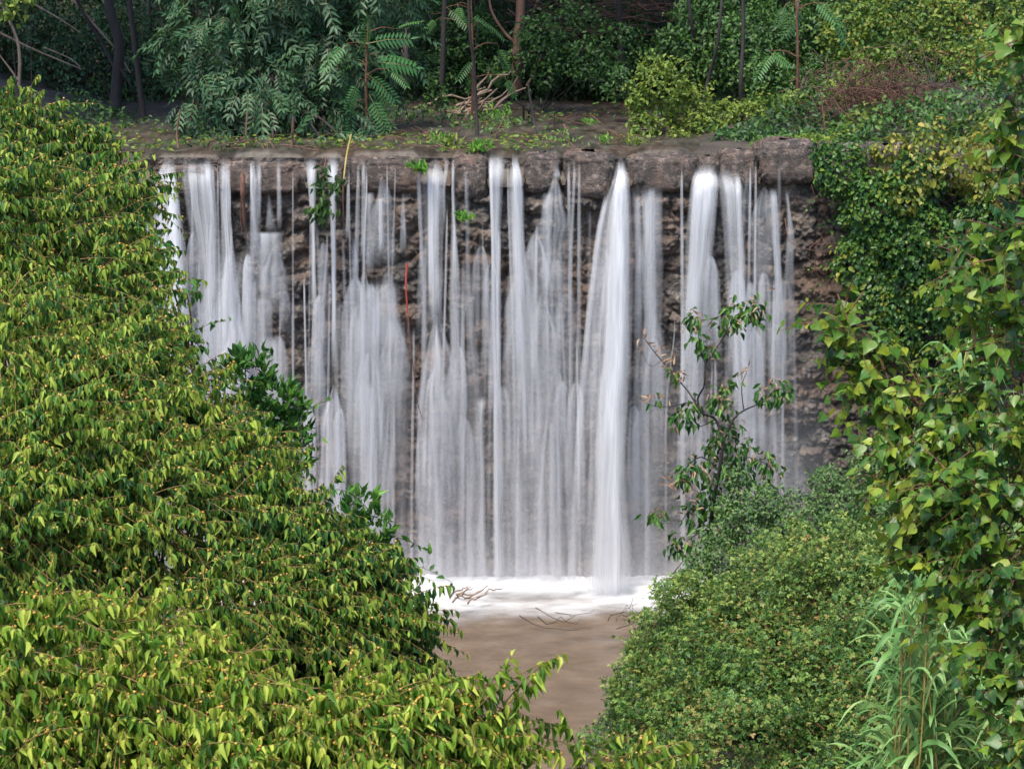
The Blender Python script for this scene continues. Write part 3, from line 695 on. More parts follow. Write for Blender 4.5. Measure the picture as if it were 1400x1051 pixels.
waterfall('narrow straight stream with a bright left edge between two dark crest stones', [
    S([(219, 667, 691, .85), (250, 668, 688, .65), (330, 671, 684, .6), (450, 673, 684, .5), (600, 674, 688, .45), (790, 672, 694, .45)], streak=.55),
    S([(222, 668, 674, .8), (330, 671, 677, .75), (500, 674, 680, .75), (790, 676, 684, .6)], off=.46, streak=.1)])
waterfall('tall white stream between the crest stones, left neighbour of the arched bell', [
    S([(222, 698, 710, .7), (240, 696, 716, .8), (300, 694, 718, .6), (360, 696, 722, .7), (420, 690, 734, .6), (500, 688, 742, .55), (640, 686, 748, .5), (790, 684, 752, .5)], streak=.5),
    S([(224, 701, 709, .7), (300, 702, 714, .6), (400, 703, 718, .6), (520, 702, 722, .5)], off=.47, streak=.2),
    S([(380, 676, 770, .1), (480, 674, 780, .22), (640, 672, 782, .28), (790, 672, 784, .30)], off=.40, streak=.9, fine=3.0),
    S([(350, 698, 722, .4), (420, 690, 732, .4), (520, 686, 738, .3)], mode='bell', off=.48)])
waterfall('arched bell of water spouting from a notch beside the pinkish crest stone', [
    S([(228, 757, 764, .35), (246, 754, 768, .7)], off=.40),
    S([(243, 740, 774, .95), (290, 730, 778, .52), (340, 722, 780, .3), (420, 722, 786, .25)], mode='bell', off=.6, arc=.2, edge=60),
    S([(262, 741, 757, .55), (330, 740, 756, .55), (410, 738, 754, .55)], off=.66),
    S([(355, 742, 778, .3), (400, 736, 786, .2)], mode='bell', off=.5),
    S([(398, 730, 758, .6), (450, 726, 764, .5), (600, 726, 770, .4), (790, 728, 775, .4)], mode='bell', off=.6),
    S([(386, 752, 795, .4), (430, 748, 796, .38), (560, 745, 790, .4), (700, 744, 785, .45), (790, 742, 785, .45)], mode='bell', off=.45)])
waterfall('largest and brightest plunging column of water with a fanned translucent side', [
    S([(226, 842, 856, .4), (246, 838, 862, .7), (270, 828, 864, .72), (320, 815, 866, .6), (420, 803, 866, .52), (560, 789, 862, .5), (700, 782, 866, .5), (795, 775, 872, .55)], arc=.6, streak=.4),
    S([(232, 845, 854, .85), (260, 838, 858, .98), (320, 833, 860, .97), (420, 828, 861, .93), (560, 818, 858, .88), (680, 810, 858, .84), (796, 802, 866, .84)], arc=.62, off=.5, streak=.22, power=2),
    S([(262, 826, 834, .6), (320, 814, 824, .6), (420, 801, 811, .55), (560, 788, 799, .55), (680, 781, 793, .4), (792, 775, 790, .35)], arc=.6, off=.48, streak=.15)])
waterfall('light ragged curtain immediately right of the brightest column', [
    S([(252, 862, 908, .42), (300, 864, 908, .45), (400, 866, 906, .42), (480, 866, 904, .4), (600, 862, 902, .3), (790, 858, 900, .25)], streak=.85),
    S([(255, 885, 896, .6), (340, 886, 896, .6), (380, 883, 897, .6), (480, 884, 898, .45)], off=.46, streak=.3),
    S([(268, 868, 876, .5), (322, 868, 878, .6), (480, 866, 880, .3)], off=.46, streak=.3),
    S([(320, 868, 882, .55), (380, 868, 884, .3)], mode='bell', off=.48),
    S([(425, 868, 912, .4), (470, 866, 916, .3), (560, 864, 920, .2)], mode='bell', off=.46)])
waterfall('wide white stream pouring off the sloping brown lip stone, its left strand brightest', [
    S([(232, 952, 978, .5), (242, 946, 986, .95), (262, 942, 984, .8), (320, 936, 978, .62), (400, 932, 970, .62), (480, 929, 966, .5), (560, 926, 962, .35), (700, 920, 965, .2)], arc=.3, streak=.4),
    S([(244, 948, 964, .5), (300, 944, 960, .5), (420, 936, 955, .45), (540, 932, 952, .25)], arc=.3, off=.48, streak=.3)])
waterfall('grey striped curtain under the sloping brown lip stone, behind the bare sapling', [
    S([(240, 978, 1008, .5), (252, 982, 1018, .55), (320, 988, 1020, .4), (420, 994, 1024, .42), (520, 1000, 1030, .45), (580, 1004, 1034, .3), (700, 1000, 1036, .2)], arc=.25, streak=.65),
    S([(244, 1004, 1013, .75), (320, 1007, 1017, .6), (420, 1010, 1021, .55), (520, 1012, 1026, .45), (570, 1014, 1028, .3)], arc=.25, off=.47, streak=.2),
    S([(238, 1014, 1026, .6), (270, 1014, 1028, .3), (320, 1016, 1030, .15)], mode='bell', off=.45)])
waterfall('short bell of water with one bright strand, last big stream before the ivy', [
    S([(256, 1030, 1062, .85), (300, 1026, 1066, .38), (400, 1026, 1070, .25), (520, 1020, 1072, .15)], mode='bell', off=.55, edge=30),
    S([(256, 1050, 1062, .8), (300, 1054, 1065, .75), (380, 1058, 1070, .6), (440, 1054, 1074, .5), (520, 1050, 1078, .35), (580, 1044, 1074, .2)], off=.5, streak=.35)])
waterfall('short wispy thread on the dark stones nearest to the ivy', [
    S([(258, 1072, 1078, .35), (290, 1076, 1081, .5), (318, 1076, 1086, .4), (420, 1068, 1088, .15), (560, 1066, 1088, .10)], streak=.4)])
# spray hanging over the foot of the fall
waterfall('pale spray hanging in front of the foot of the weir', [
    S([(470, 400, 930, .0), (600, 390, 960, .03), (700, 380, 1000, .07), (796, 370, 1010, .16)], off=.75, streak=.35, fine=14, power=6),
    S([(440, 860, 1120, .0), (560, 850, 1140, .10), (640, 850, 1150, .20), (790, 850, 1150, .26)], off=.7, streak=.2, fine=25, power=4),
    S([(566, 1010, 1070, .0), (590, 1004, 1075, .3), (640, 1000, 1100, .3), (700, 990, 1120, .2)], off=.85, streak=.2, fine=20, power=3),
    S([(715, 380, 960, .0), (765, 380, 980, .18), (790, 380, 1000, .42), (803, 380, 1000, .2), (812, 380, 1000, 0)], off=1.1, streak=.25, fine=16, power=8)], kind='stuff', name='mist')

# foam where the water lands
xs = np.linspace(-5.5, 4.2, 260); ys = np.linspace(-3.4, -.05, 120); X, Y = np.meshgrid(xs, ys)
nz = fbm(X*1.2, Y*2.6, 61, 5); nz2 = fbm(X*3, Y*6, 66, 4)
edge_y = -2.05-.55*(fbm(X*.7, X*0, 63)-.5)*2+.5*sstep(-1.0, -3.5, X)
dens = sstep(-.5, 1.6, (Y-edge_y)/1.0+.7*(nz-.5)*2)*(.75+.5*nz2)
Zf = .035+.05*dens+.02*dens*nz+.02*sstep(-1.4, -.4, Y)
k = M('white_foam'); a = k.n('Attribute', attribute_name='dens'); v = k.mapping((1.5, 4, 1))
al = k.math('MULTIPLY', a.outputs['Fac'], k.math('ADD', .6, k.math('MULTIPLY', k.noise(2, 5, v), .8)), True)
b = k.n('BsdfPrincipled'); b.inputs[0].default_value = (.60, .60, .615, 1); b.inputs['Roughness'].default_value = .7; k.l(al, b.inputs['Alpha'])
k.l(b.outputs[0], k.out.inputs[0])
tag(quads_obj('foam', np.stack([X, Y, Zf], -1).reshape(-1, 3), grid_faces(len(xs), len(ys)), k.m, fattr={'dens': np.clip(dens, 0, 1)}), 'white foam churning where the falls meet the brown pool', 'foam', kind='stuff')

exec_veg = True
# ------------------------------------------------------------------ big trees in front of the falls
HA = [(30, 200, 13, 90), (105, 225, 13, 72), (175, 255, 12.5, 45), (90, 330, 12, 110), (0, 310, 12, 120), (120, 420, 11.5, 105), (185, 485, 11, 78), (30, 470, 11, 130),
      (262, 550, 11, 70), (140, 580, 10.6, 130), (318, 625, 10.6, 80), (20, 620, 10.4, 120), (240, 700, 10.2, 125), (60, 720, 10, 120), (345, 690, 10.4, 60), (330, 820, 9.8, 105)]
spr = [(P(190, 262, 12.4), P(246, 243, 12.3)), (P(150, 240, 12.6), P(215, 222, 12.5)), (P(60, 160, 13), P(40, 108, 13)), (P(110, 190, 13), P(146, 160, 13)), (P(40, 150, 13), P(60, 115, 13)),
       (P(360, 660, 10.4), P(418, 690, 10.3)), (P(210, 470, 11), P(262, 470, 11))]
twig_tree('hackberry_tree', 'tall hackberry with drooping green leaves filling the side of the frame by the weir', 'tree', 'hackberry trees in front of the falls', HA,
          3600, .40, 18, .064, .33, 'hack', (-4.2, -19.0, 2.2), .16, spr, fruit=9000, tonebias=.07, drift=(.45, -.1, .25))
HC = [(385, 705, 10.3, 62), (430, 770, 10.2, 72), (500, 800, 10.2, 60), (545, 848, 10.2, 42), (480, 870, 10, 76), (548, 905, 10.1, 30), (420, 850, 9.9, 70), (455, 735, 10.2, 26), (520, 765, 10.2, 26)]
spr = [(P(425, 730, 10.1), P(468, 612, 10.1)), (P(440, 700, 10.1), P(466, 630, 10.1)), (P(500, 770, 10), P(548, 735, 10)), (P(540, 830, 10), P(618, 782, 9.9)), (P(560, 850, 10), P(604, 845, 9.9))]
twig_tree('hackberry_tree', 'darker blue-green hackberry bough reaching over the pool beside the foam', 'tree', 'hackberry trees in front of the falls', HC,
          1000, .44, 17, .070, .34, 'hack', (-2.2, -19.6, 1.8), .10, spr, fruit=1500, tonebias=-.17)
HB = [(50, 900, 8.2, 120), (60, 1040, 8, 140), (180, 850, 8.6, 70), (210, 960, 7.9, 105), (330, 1040, 7.7, 120), (370, 985, 7.7, 85), (470, 975, 7.7, 75), (540, 1000, 7.6, 80), (600, 1015, 7.6, 75), (650, 1030, 7.6, 55),
      (850, 1050, 7.6, 38), (300, 910, 8.0, 55), (635, 965, 7.6, 42), (690, 1000, 7.55, 36), (590, 950, 7.65, 36)]
spr = [(P(600, 1000, 7.6), P(700, 885, 7.5)), (P(640, 980, 7.5), P(762, 868, 7.45)), (P(650, 1010, 7.5), P(740, 905, 7.45)), (P(560, 980, 7.6), P(640, 905, 7.5)), (P(520, 970, 7.6), P(590, 915, 7.55)),
       (P(660, 1040, 7.5), P(730, 985, 7.45)), (P(800, 1060, 7.5), P(765, 945, 7.45)), (P(790, 1060, 7.5), P(850, 985, 7.45)), (P(830, 1060, 7.5), P(940, 990, 7.45)), (P(850, 1070, 7.5), P(890, 970, 7.45)),
       (P(780, 1070, 7.5), P(800, 1000, 7.45)), (P(860, 1060, 7.5), P(960, 1010, 7.45)), (P(620, 1060, 7.5), P(720, 1015, 7.45)), (P(690, 960, 7.5), P(768, 872, 7.45)), (P(655, 960, 7.5), P(700, 880, 7.5)), (P(690, 1000, 7.5), P(745, 880, 7.45))]
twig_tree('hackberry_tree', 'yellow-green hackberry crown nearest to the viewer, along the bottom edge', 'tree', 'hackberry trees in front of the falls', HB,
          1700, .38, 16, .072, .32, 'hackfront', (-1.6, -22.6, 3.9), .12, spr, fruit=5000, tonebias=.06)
# poplar
PO = [(1185, 480, 9.2, 48), (1150, 420, 9.2, 22), (1235, 535, 9.1, 60), (1275, 610, 8.9, 75), (1335, 650, 8.6, 85), (1250, 690, 8.9, 45), (1300, 760, 8.7, 62), (1375, 760, 8.4, 80), (1395, 570, 8.6, 60), (1365, 430, 8.7, 55),
      (1325, 335, 8.8, 38), (1388, 310, 8.6, 52), (1395, 130, 8.6, 36), (1385, 210, 8.6, 30), (1385, 45, 8.6, 26), (1350, 860, 8.4, 55), (1392, 930, 8.2, 60), (1395, 1035, 8.1, 45), (1205, 545, 9.1, 40), (1225, 620, 9.0, 40), (1290, 545, 8.9, 42), (1330, 540, 8.8, 36), (1240, 740, 8.9, 30), (1300, 680, 8.7, 50)]
spr = [(P(1230, 560, 9), P(1128, 385, 9.1)), (P(1215, 520, 9), P(1165, 400, 9.1)), (P(1260, 590, 9), P(1140, 500, 9.1)), (P(1300, 640, 8.8), P(1205, 660, 9)), (P(1390, 400, 8.6), P(1275, 300, 8.8)), (P(1400, 330, 8.6), P(1300, 280, 8.8)),
       (P(1395, 180, 8.6), P(1350, 40, 8.7)), (P(1395, 200, 8.6), P(1370, 110, 8.7)), (P(1400, 110, 8.6), P(1360, 15, 8.7)), (P(1270, 700, 8.8), P(1215, 740, 8.9)), (P(1310, 800, 8.6), P(1270, 850, 8.7)), (P(1370, 480, 8.6), P(1320, 400, 8.7))]
twig_tree('poplar_tree', 'young poplar with glossy triangular leaves on reddish twigs', 'tree', None, PO, 540, .40, 9, .068, .95, 'poplar', (3.9, -20.0, 3.6), .034, spr,
          drift=(-.3, -.1, .4), bark='redbark', T=T_DELT, hang=.5, spread=.6, face=.6, twr=.0028, tone=.32, tonebias=0.0)
# shrubs poking out beside the hackberry
bush('laurel_shrub', 'bright green glossy shrub wedged beside the tall hackberry in front of the falls', 'shrub', 'glossy shrubs among the hackberry', [(345, 510, 13, 30), (375, 545, 13, 32), (398, 580, 13, 26), (392, 620, 13, 34), (350, 580, 13, 40), (330, 500, 13, 18), (400, 555, 13, 20)], 3000, .085, 'laurel', 3.2, mode='up', width=.42, T=T_NARROW, tr=.012)
bush('laurel_shrub', 'small bright green glossy shrub rising above the darker hackberry bough', 'shrub', 'glossy shrubs among the hackberry', [(492, 690, 12.5, 24), (512, 725, 12.5, 28), (470, 740, 12.5, 26), (500, 760, 12.5, 30)], 2200, .085, 'laurel', 3.2, mode='up', width=.42, T=T_NARROW, tr=.012)
bush('laurel_shrub', 'dark leafy shrub with bare twigs reaching across the broad white stream', 'shrub', 'glossy shrubs among the hackberry', [(205, 345, 14.5, 28), (225, 365, 14.5, 18), (258, 395, 14.5, 14), (235, 440, 14.5, 20), (205, 420, 14.5, 26), (235, 470, 14.5, 26), (262, 478, 14.5, 14)], 2200, .085, 'sap', 2.0, mode='hang', width=.5, T=T_LANCE, tr=.03, bark='redbark')

# ------------------------------------------------------------------ right bank
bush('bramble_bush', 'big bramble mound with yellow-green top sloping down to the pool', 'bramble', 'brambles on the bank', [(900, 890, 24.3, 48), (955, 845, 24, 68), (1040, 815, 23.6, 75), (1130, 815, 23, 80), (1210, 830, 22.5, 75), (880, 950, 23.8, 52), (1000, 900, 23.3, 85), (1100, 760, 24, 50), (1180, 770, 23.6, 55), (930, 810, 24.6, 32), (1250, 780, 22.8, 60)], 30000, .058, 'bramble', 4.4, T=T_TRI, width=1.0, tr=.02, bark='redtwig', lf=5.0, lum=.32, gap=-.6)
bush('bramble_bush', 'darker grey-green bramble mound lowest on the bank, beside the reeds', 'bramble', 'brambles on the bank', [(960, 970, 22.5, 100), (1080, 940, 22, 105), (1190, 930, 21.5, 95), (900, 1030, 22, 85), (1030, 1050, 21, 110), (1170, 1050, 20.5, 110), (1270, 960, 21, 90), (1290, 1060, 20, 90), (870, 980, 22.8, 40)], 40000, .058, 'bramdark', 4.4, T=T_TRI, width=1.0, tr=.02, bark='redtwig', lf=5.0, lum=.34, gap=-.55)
bush('wild_shrub', 'pale green fine-leaved shrub behind the brambles at the foot of the weir', 'shrub', None, [(1100, 720, 25.6, 50), (1160, 690, 25.5, 58), (1215, 720, 25, 60), (1055, 745, 25.6, 32), (1130, 655, 26, 22), (1200, 640, 25.6, 42), (1275, 690, 24.5, 70), (1320, 800, 23, 85), (1260, 610, 26, 40), (985, 755, 25.8, 36), (1015, 705, 25.9, 34), (1045, 690, 25.9, 28), (1005, 650, 26.1, 16), (955, 770, 25.6, 22)], 20000, .06, 'fine', 3.4, tr=.025, lf=3.0, lum=.2, width=.6)
bush('ivy', 'dark green ivy hanging over the end of the weir', 'ivy', 'ivy on the weir', [(1150, 235, 29.4, 40, .5), (1195, 285, 29.35, 52, .5), (1180, 350, 29.4, 38, .45), (1222, 395, 29.35, 48, .5), (1255, 330, 29.2, 58, .5), (1300, 410, 29.2, 60, .5), (1340, 330, 29.2, 60, .5), (1235, 450, 29.3, 36, .5), (1290, 500, 29.2, 52, .5), (1350, 480, 29.1, 60, .5), (1250, 255, 29.3, 42, .5), (1130, 215, 29.5, 22, .5)], 20000, .085, 'ivy', 4.0, mode='hang', width=.8, tr=.02, front=.95)
bush('ivy', 'yellowing ivy spilling over the top of the weir above the darker ivy', 'ivy', 'ivy on the weir', [(1215, 205, 29.6, 26, .8), (1270, 200, 29.6, 34, .8), (1310, 225, 29.4, 42, .8), (1260, 240, 29.2, 26, .7), (1360, 210, 29.5, 45, .8), (1240, 270, 29.0, 20, .6), (1350, 270, 29.2, 36, .6)], 6000, .095, 'ivyyel', 2.4, mode='hang', width=.8, tr=.02, front=.9)
bush('ivy', 'loose dull ivy low on the weir behind the poplar branch', 'ivy', 'ivy on the weir', [(1250, 520, 29.2, 40, .5), (1220, 480, 29.3, 28, .5), (1310, 570, 29, 50, .5), (1370, 600, 29, 60, .5)], 5000, .085, 'olive', 1.6, mode='hang', width=.7, tr=.02, front=.9)

# reeds
def blades(lv_pts, n, mat, parent, w0):
    pass
def reed_clump(label, stems, d, group):
    base = P(np.mean([s[0] for s in stems]), 1090, d); base[2] = ground_z(base[0], base[1])
    root = empty('reed_clump', base, label, 'reeds', group); bpy.context.view_layer.update()
    V = []; Q = []; A = []; n0 = 0; tb = Tubes()
    for (px, py, dd) in stems:
        top = P(px, py, dd); bot = np.array([top[0]+rng.normal(0, .1), top[1]+rng.normal(0, .1), top[2]-rng.uniform(1.6, 2.6)])
        st = curve([bot, (bot+top)/2+rnd(1, .03)[0], top], 8); tb.add(st, .011, .004, 5)
        m = 15
        for j in range(m):
            f = .2+.8*j/(m-1); s = st[int(f*(len(st)-1))]
            az = rng.uniform(0, 6.28); out = np.array([math.cos(az), math.sin(az)*.8-.2, 0]); L = rng.uniform(.40, .85)*(1.1-.35*f)
            t = np.linspace(0, 1, 8); up = rng.uniform(.9, 1.5); dr = rng.uniform(.6, 1.4)
            c = s+L*(t[:, None]*out*rng.uniform(.5, .9)+np.stack([0*t, 0*t, up*t-dr*t**2.2], -1))
            wd = .017*rng.uniform(.7, 1.25)*np.sin(np.clip(t*.9+.12, 0, 1)*math.pi)**.6
            sd_ = unit(np.cross(np.gradient(c, axis=0), np.array([0, 0, 1.])+rnd(1, .35)[0]))
            l = c+sd_*wd[:, None]; r = c-sd_*wd[:, None]; md = c-np.array([0, 0, .25])*wd[:, None]
            vv = np.stack([l, md, r], 1).reshape(-1, 3); V.append(vv); Q.append(grid_faces(3, 8)+n0); n0 += len(vv)
            a = np.zeros((24, 4)); a[:, 0] = rng.uniform(); a[:, 1] = rng.uniform(.2, .8); a[:, 2] = np.tile([1, 0, 1], 8); A.append(a)
    quads_obj('blades', np.concatenate(V), np.concatenate(Q), MT['reed'], root, attrs=np.concatenate(A))
    tb.obj('stems', MT['cane'], root)
reed_clump('tall clump of arching pale green reeds rising in front of the brambles', [(1230+rng.uniform(0, 175), 800+rng.uniform(0, 170), 12.5+rng.uniform(-.6, .9)) for _ in range(100)]+[(1285, 795, 12.4), (1300, 810, 12.6), (1240, 850, 12.6), (1330, 800, 12.9)], 12.5, 'reeds on the bank')
reed_clump('lone reed plume arching between the poplar branches', [(1322, 480, 12.5), (1335, 500, 12.7), (1315, 510, 12.6)], 12.5, 'reeds on the bank')

# bare-topped sapling in front of the falls
def sapling():
    d = 26.3
    base = P(975, 830, d); base[2] = float(ground_z(base[0], base[1]))-.05
    root = empty('sapling', base, 'thin sapling with dark leaf tufts and dry seed clusters before the falls', 'tree'); bpy.context.view_layer.update()
    J = (989, 604)
    br = [([(975, 830), (968, 760), (975, 690), (984, 640), J], .05, .03), ([J, (978, 573), (959, 564), (943, 538), (922, 513), (897, 484), (882, 464)], .028, .006),
          ([(959, 564), (954, 545), (963, 526), (964, 498), (974, 485), (996, 450), (1012, 425)], .022, .006), ([(964, 498), (956, 465), (950, 434)], .012, .004),
          ([J, (1004, 572), (1017, 561), (1035, 553), (1050, 545), (1064, 524)], .022, .006), ([(1017, 561), (1014, 530), (1021, 508)], .012, .005),
          ([(978, 573), (960, 582), (943, 584), (931, 571)], .012, .004), ([(943, 550), (910, 556), (888, 553), (874, 544)], .012, .003), ([(1035, 553), (1050, 552), (1062, 540)], .010, .004),
          ([(980, 640), (960, 625), (943, 634), (925, 655)], .018, .005), ([(975, 690), (945, 695), (930, 712), (905, 702)], .015, .004), ([(972, 720), (945, 735), (926, 750)], .012, .004),
          ([(984, 640), (1010, 625), (1040, 630), (1058, 645)], .015, .004), ([(975, 690), (1005, 680), (1040, 690)], .015, .004), ([(960, 790), (930, 800), (905, 830), (895, 850)], .012, .003), ([(940, 760), (915, 790), (893, 825), (888, 838)], .01, .003),
          ([(905, 492), (888, 500), (872, 468)], .006, .003)]
    tb = Tubes()
    for pts, r0, r1 in br:
        w_ = np.array([P(x, y, d+rng.normal(0, .10)) for x, y in pts]); tb.add(curve(w_, 5), r0*.75, r1*.8, 6)
    tb.obj('trunk', MT['darkbark'], root)
    tufts = [(1015, 428, 26, 60), (1032, 425, 16, 34), (1000, 440, 16, 24), (952, 440, 16, 22), (955, 462, 15, 18), (972, 478, 13, 16), (932, 572, 18, 34), (945, 556, 16, 24), (985, 548, 20, 44), (992, 528, 14, 20), (1062, 538, 22, 50), (1045, 545, 12, 14),
             (990, 590, 20, 36), (1008, 612, 22, 44), (975, 610, 16, 26), (935, 652, 20, 40), (955, 640, 18, 30), (985, 640, 24, 46), (1015, 645, 26, 46), (1050, 632, 22, 40), (900, 704, 14, 24), (925, 745, 18, 34), (950, 700, 22, 40), (985, 690, 30, 70),
             (1020, 690, 30, 60), (960, 735, 26, 50), (1000, 735, 28, 60), (965, 670, 22, 36), (1045, 665, 20, 34), (925, 512, 9, 8), (895, 545, 9, 6)]
    lv = Leaves(); ds = Leaves()
    for x, y, r, n in tufts:
        c = P(x, y, d); rw = r/92
        p = c+rnd(n, rw*.42); o = unit(p-c+rnd(n, .02))
        lv.add(T_LANCE, p, unit(np.array([0, 0, -.9])+o*.6+rnd(n, .3)), unit(np.array([0, -.6, .4])+o*.5+rnd(n, .4)), .145*rng.uniform(.7, 1.2, n), .36, None, rng.uniform(.2, .8)*np.ones(n))
        m = n//4+2; p = c+rnd(m, rw*.5)+np.array([0, -.05, .03])
        ds.add(T_NARROW, p, unit(np.array([0, 0, -.2])+rnd(m, .7)), unit(np.array([0, -.6, .4])+rnd(m, .4)), .12*rng.uniform(.6, 1.2, m), .22)
    for x, y in [(880, 466), (900, 480), (888, 548), (1020, 512), (1055, 525), (950, 434), (960, 440), (925, 512), (915, 495), (930, 655), (915, 660)]:
        m = 9; p = P(x, y, d)+rnd(m, .05); ds.add(T_NARROW, p, rnd(m), unit(np.array([0, -.6, .4])+rnd(m, .4)), .12*rng.uniform(.6, 1.2, m), .25)
    lv.obj('crown', MT['sap'], root); so = ds.obj('seeds', MT['dead'], root); so['kind'] = 'stuff'
sapling()

# ------------------------------------------------------------------ forest above the weir
def bg(name, label, cat, group, L, size, mat, cover=2.2, **k):
    C, _ = lobes_world(L); m = C.mean(0); base = np.array([m[0], m[1], float(ground_z(m[0], m[1]))])
    return bush(name, label, cat, group, L, 26000, size, mat, cover, base=base, **k)
bg('ash_tree', 'big blue-green ash tree with compound leaves drooping over the crest', 'tree', None,
   [(300, 50, 34, 62), (380, 40, 34.5, 75), (450, 85, 34, 58), (285, 125, 33.5, 42), (365, 130, 33.5, 60), (430, 160, 33.3, 42), (340, 180, 33, 28), (485, 165, 33.2, 36), (520, 60, 35, 50), (400, -30, 34.5, 90), (300, -20, 34.5, 60), (510, -10, 35, 60), (400, 195, 32.8, 22), (290, 180, 33.2, 18), (320, 205, 32.4, 16), (370, 205, 32.2, 16), (440, 195, 32.3, 20), (480, 200, 32.4, 16), (260, 150, 33, 20), (250, 60, 34, 30)], .42, 'ash', 9, T=T_ASH, mode='hang', width=1.0, tr=.10, lf=2.6, lum=.2)
bg('fine_leaved_shrub', 'bright yellow-green bush at the water edge above the brightest column', 'shrub', 'shrubs behind the weir', [(905, 120, 33.6, 34), (880, 175, 33.4, 22), (940, 150, 34, 32), (925, 190, 33.0, 16), (890, 90, 33.8, 16), (930, 95, 34, 18), (960, 175, 33.5, 18), (870, 140, 33.5, 14), (900, 195, 33, 14)], .085, 'bright', 3.6, tr=.02, lum=.35, gap=-.6)
bg('fine_leaved_shrub', 'low bright ground shrubs along the bank behind the sloping lip stone', 'shrub', 'shrubs behind the weir', [(985, 165, 34, 28), (1030, 160, 34.2, 28), (1080, 155, 34.3, 28), (1120, 150, 34.3, 24), (1000, 190, 33, 12)], .085, 'bright', 4.2, tr=.02)
bg('leafy_shrub', 'deep green shrub mass behind the bright bush on the bank', 'shrub', 'shrubs behind the weir', [(960, 50, 38, 66), (1030, 80, 37, 66), (1100, 55, 38, 66), (1060, 125, 36, 46), (1130, 110, 36, 40), (1000, 10, 39, 60), (1080, -10, 39, 60)], .10, 'bgreen', 4.2, tr=.04)
bg('leafy_shrub', 'olive and yellow tangled shrub above the ivy', 'shrub', 'shrubs behind the weir', [(1180, 50, 36, 55), (1235, 95, 35.2, 46), (1295, 50, 36, 62), (1350, 100, 34, 58), (1315, 155, 33.6, 46), (1220, 15, 37, 50), (1390, 40, 36, 60), (1390, 170, 33, 40), (1165, 105, 35, 30), (1180, 180, 32.2, 18), (1140, 185, 32, 12), (1255, 178, 32, 26), (1310, 190, 31.5, 28), (1370, 190, 31.2, 34), (1400, 240, 30.5, 34), (1215, 165, 32.5, 20)], .105, 'olive', 3.2, tr=.03, tone=.35)
bg('leafy_shrub', 'dark shrub by the back pool behind the dead branches', 'shrub', 'shrubs behind the weir', [(780, 65, 44, 48), (830, 105, 42, 42), (745, 95, 43, 32), (850, 50, 43, 50), (815, 20, 45, 50)], .10, 'bgreen', 3.0, tr=.03)
bg('leafy_shrub', 'mid-green shrubs leaning over the back pool behind the driftwood', 'shrub', 'shrubs behind the weir', [(735, 55, 38.6, 34), (775, 35, 39, 36), (805, 85, 37.6, 32), (845, 115, 36.2, 24), (745, 105, 38.4, 18), (690, 95, 39, 20), (850, 60, 38, 30), (600, 125, 37, 16)], .10, 'bgreen', 2.6, tr=.02, lum=.32, gap=-.6)
bg('leafy_shrub', 'sparse dull shrub in the dark corner of the forest', 'shrub', 'shrubs behind the weir', [(70, 55, 40, 50), (165, 45, 41, 58), (205, 100, 40, 34), (110, 110, 39, 30), (220, 30, 41, 40)], .10, 'ash', .8, T=T_OV, tr=.03)
bg('leafy_shrub', 'small shrub between the ash tree and the red-barked tree', 'shrub', 'shrubs behind the weir', [(610, 100, 42, 36), (640, 50, 42, 40), (600, 30, 43, 36), (660, 105, 41, 26)], .10, 'bgreen', 3.0, tr=.03)
bg('fine_leaved_shrub', 'yellow-green twig tips hanging into the top corner beside the dark forest', 'shrub', 'shrubs behind the weir', [(8, 5, 20, 28), (30, -10, 20, 24)], .08, 'bright', 2.0, tr=.02)

# sapling with long pinnate leaves
def pinnate_sapling(label, spots, d, size, group='pinnate saplings behind the weir'):
    x0 = np.mean([s[0] for s in spots]); base = P(x0, 205, d); base[2] = float(ground_z(base[0], base[1]))
    root = empty('pinnate_sapling', base, label, 'sapling', group); bpy.context.view_layer.update()
    lv = Leaves(); tb = Tubes()
    top = P(x0, min(s[1] for s in spots)-10, d)
    st = curve([base, (base+top)/2+rnd(1, .05)[0], top], 8); tb.add(st, .035, .012, 6)
    for px, py, dx, dy, s in spots:
        p = P(px, py, d+rng.normal(0, .25)); D = np.array([dx, rng.uniform(-.7, .1), -dy])+rng.normal(0, .12, 3)
        k = np.argmin(np.abs(st[:, 2]-p[2]+.1)); tb.add(curve([st[k], (st[k]+p)/2+np.array([0, 0, .06]), p], 4), .012, .005, 4)
        lv.add(T_AIL, p[None], unit(D)[None], unit(np.array([[0, -.55, .75]])+rnd(1, .35)), np.array([s*size*rng.uniform(.65, 1.05)]), 1.0, None, np.array([rng.uniform(.3, .8)]))
    lv.obj('fronds', MT['ail'], root); tb.obj('trunk', MT['redtwig'], root)
pinnate_sapling('sapling with long ladder-like fronds beside the ash tree', [(500, 60, .9, -.3, 1), (505, 85, 1, .1, 1.1), (500, 100, .9, .5, 1.2), (510, 110, .7, .8, 1.0), (490, 110, -.5, .8, .9), (490, 85, -.8, .3, 1), (500, 70, .5, -.8, .9), (520, 75, 1, -.1, 1), (530, 95, .9, .4, .9), (505, 130, .6, .9, .9), (485, 140, -.3, .9, .9), (500, 145, .8, .5, .9), (475, 60, -.6, .2, .9), (540, 40, .8, -.3, .9)], 33.2, .72)
pinnate_sapling('pinnate sapling hanging in front of the red-barked tree', [(610, 10, .8, .4, 1), (640, 20, .7, .6, 1), (600, 25, -.7, .4, .9), (625, 5, .2, .9, .8), (660, 30, .9, .4, .9), (680, 60, .5, .9, .8), (650, 80, -.6, .7, .8), (640, 100, .3, .9, .7), (690, 105, .4, .8, .7)], 36, .7)
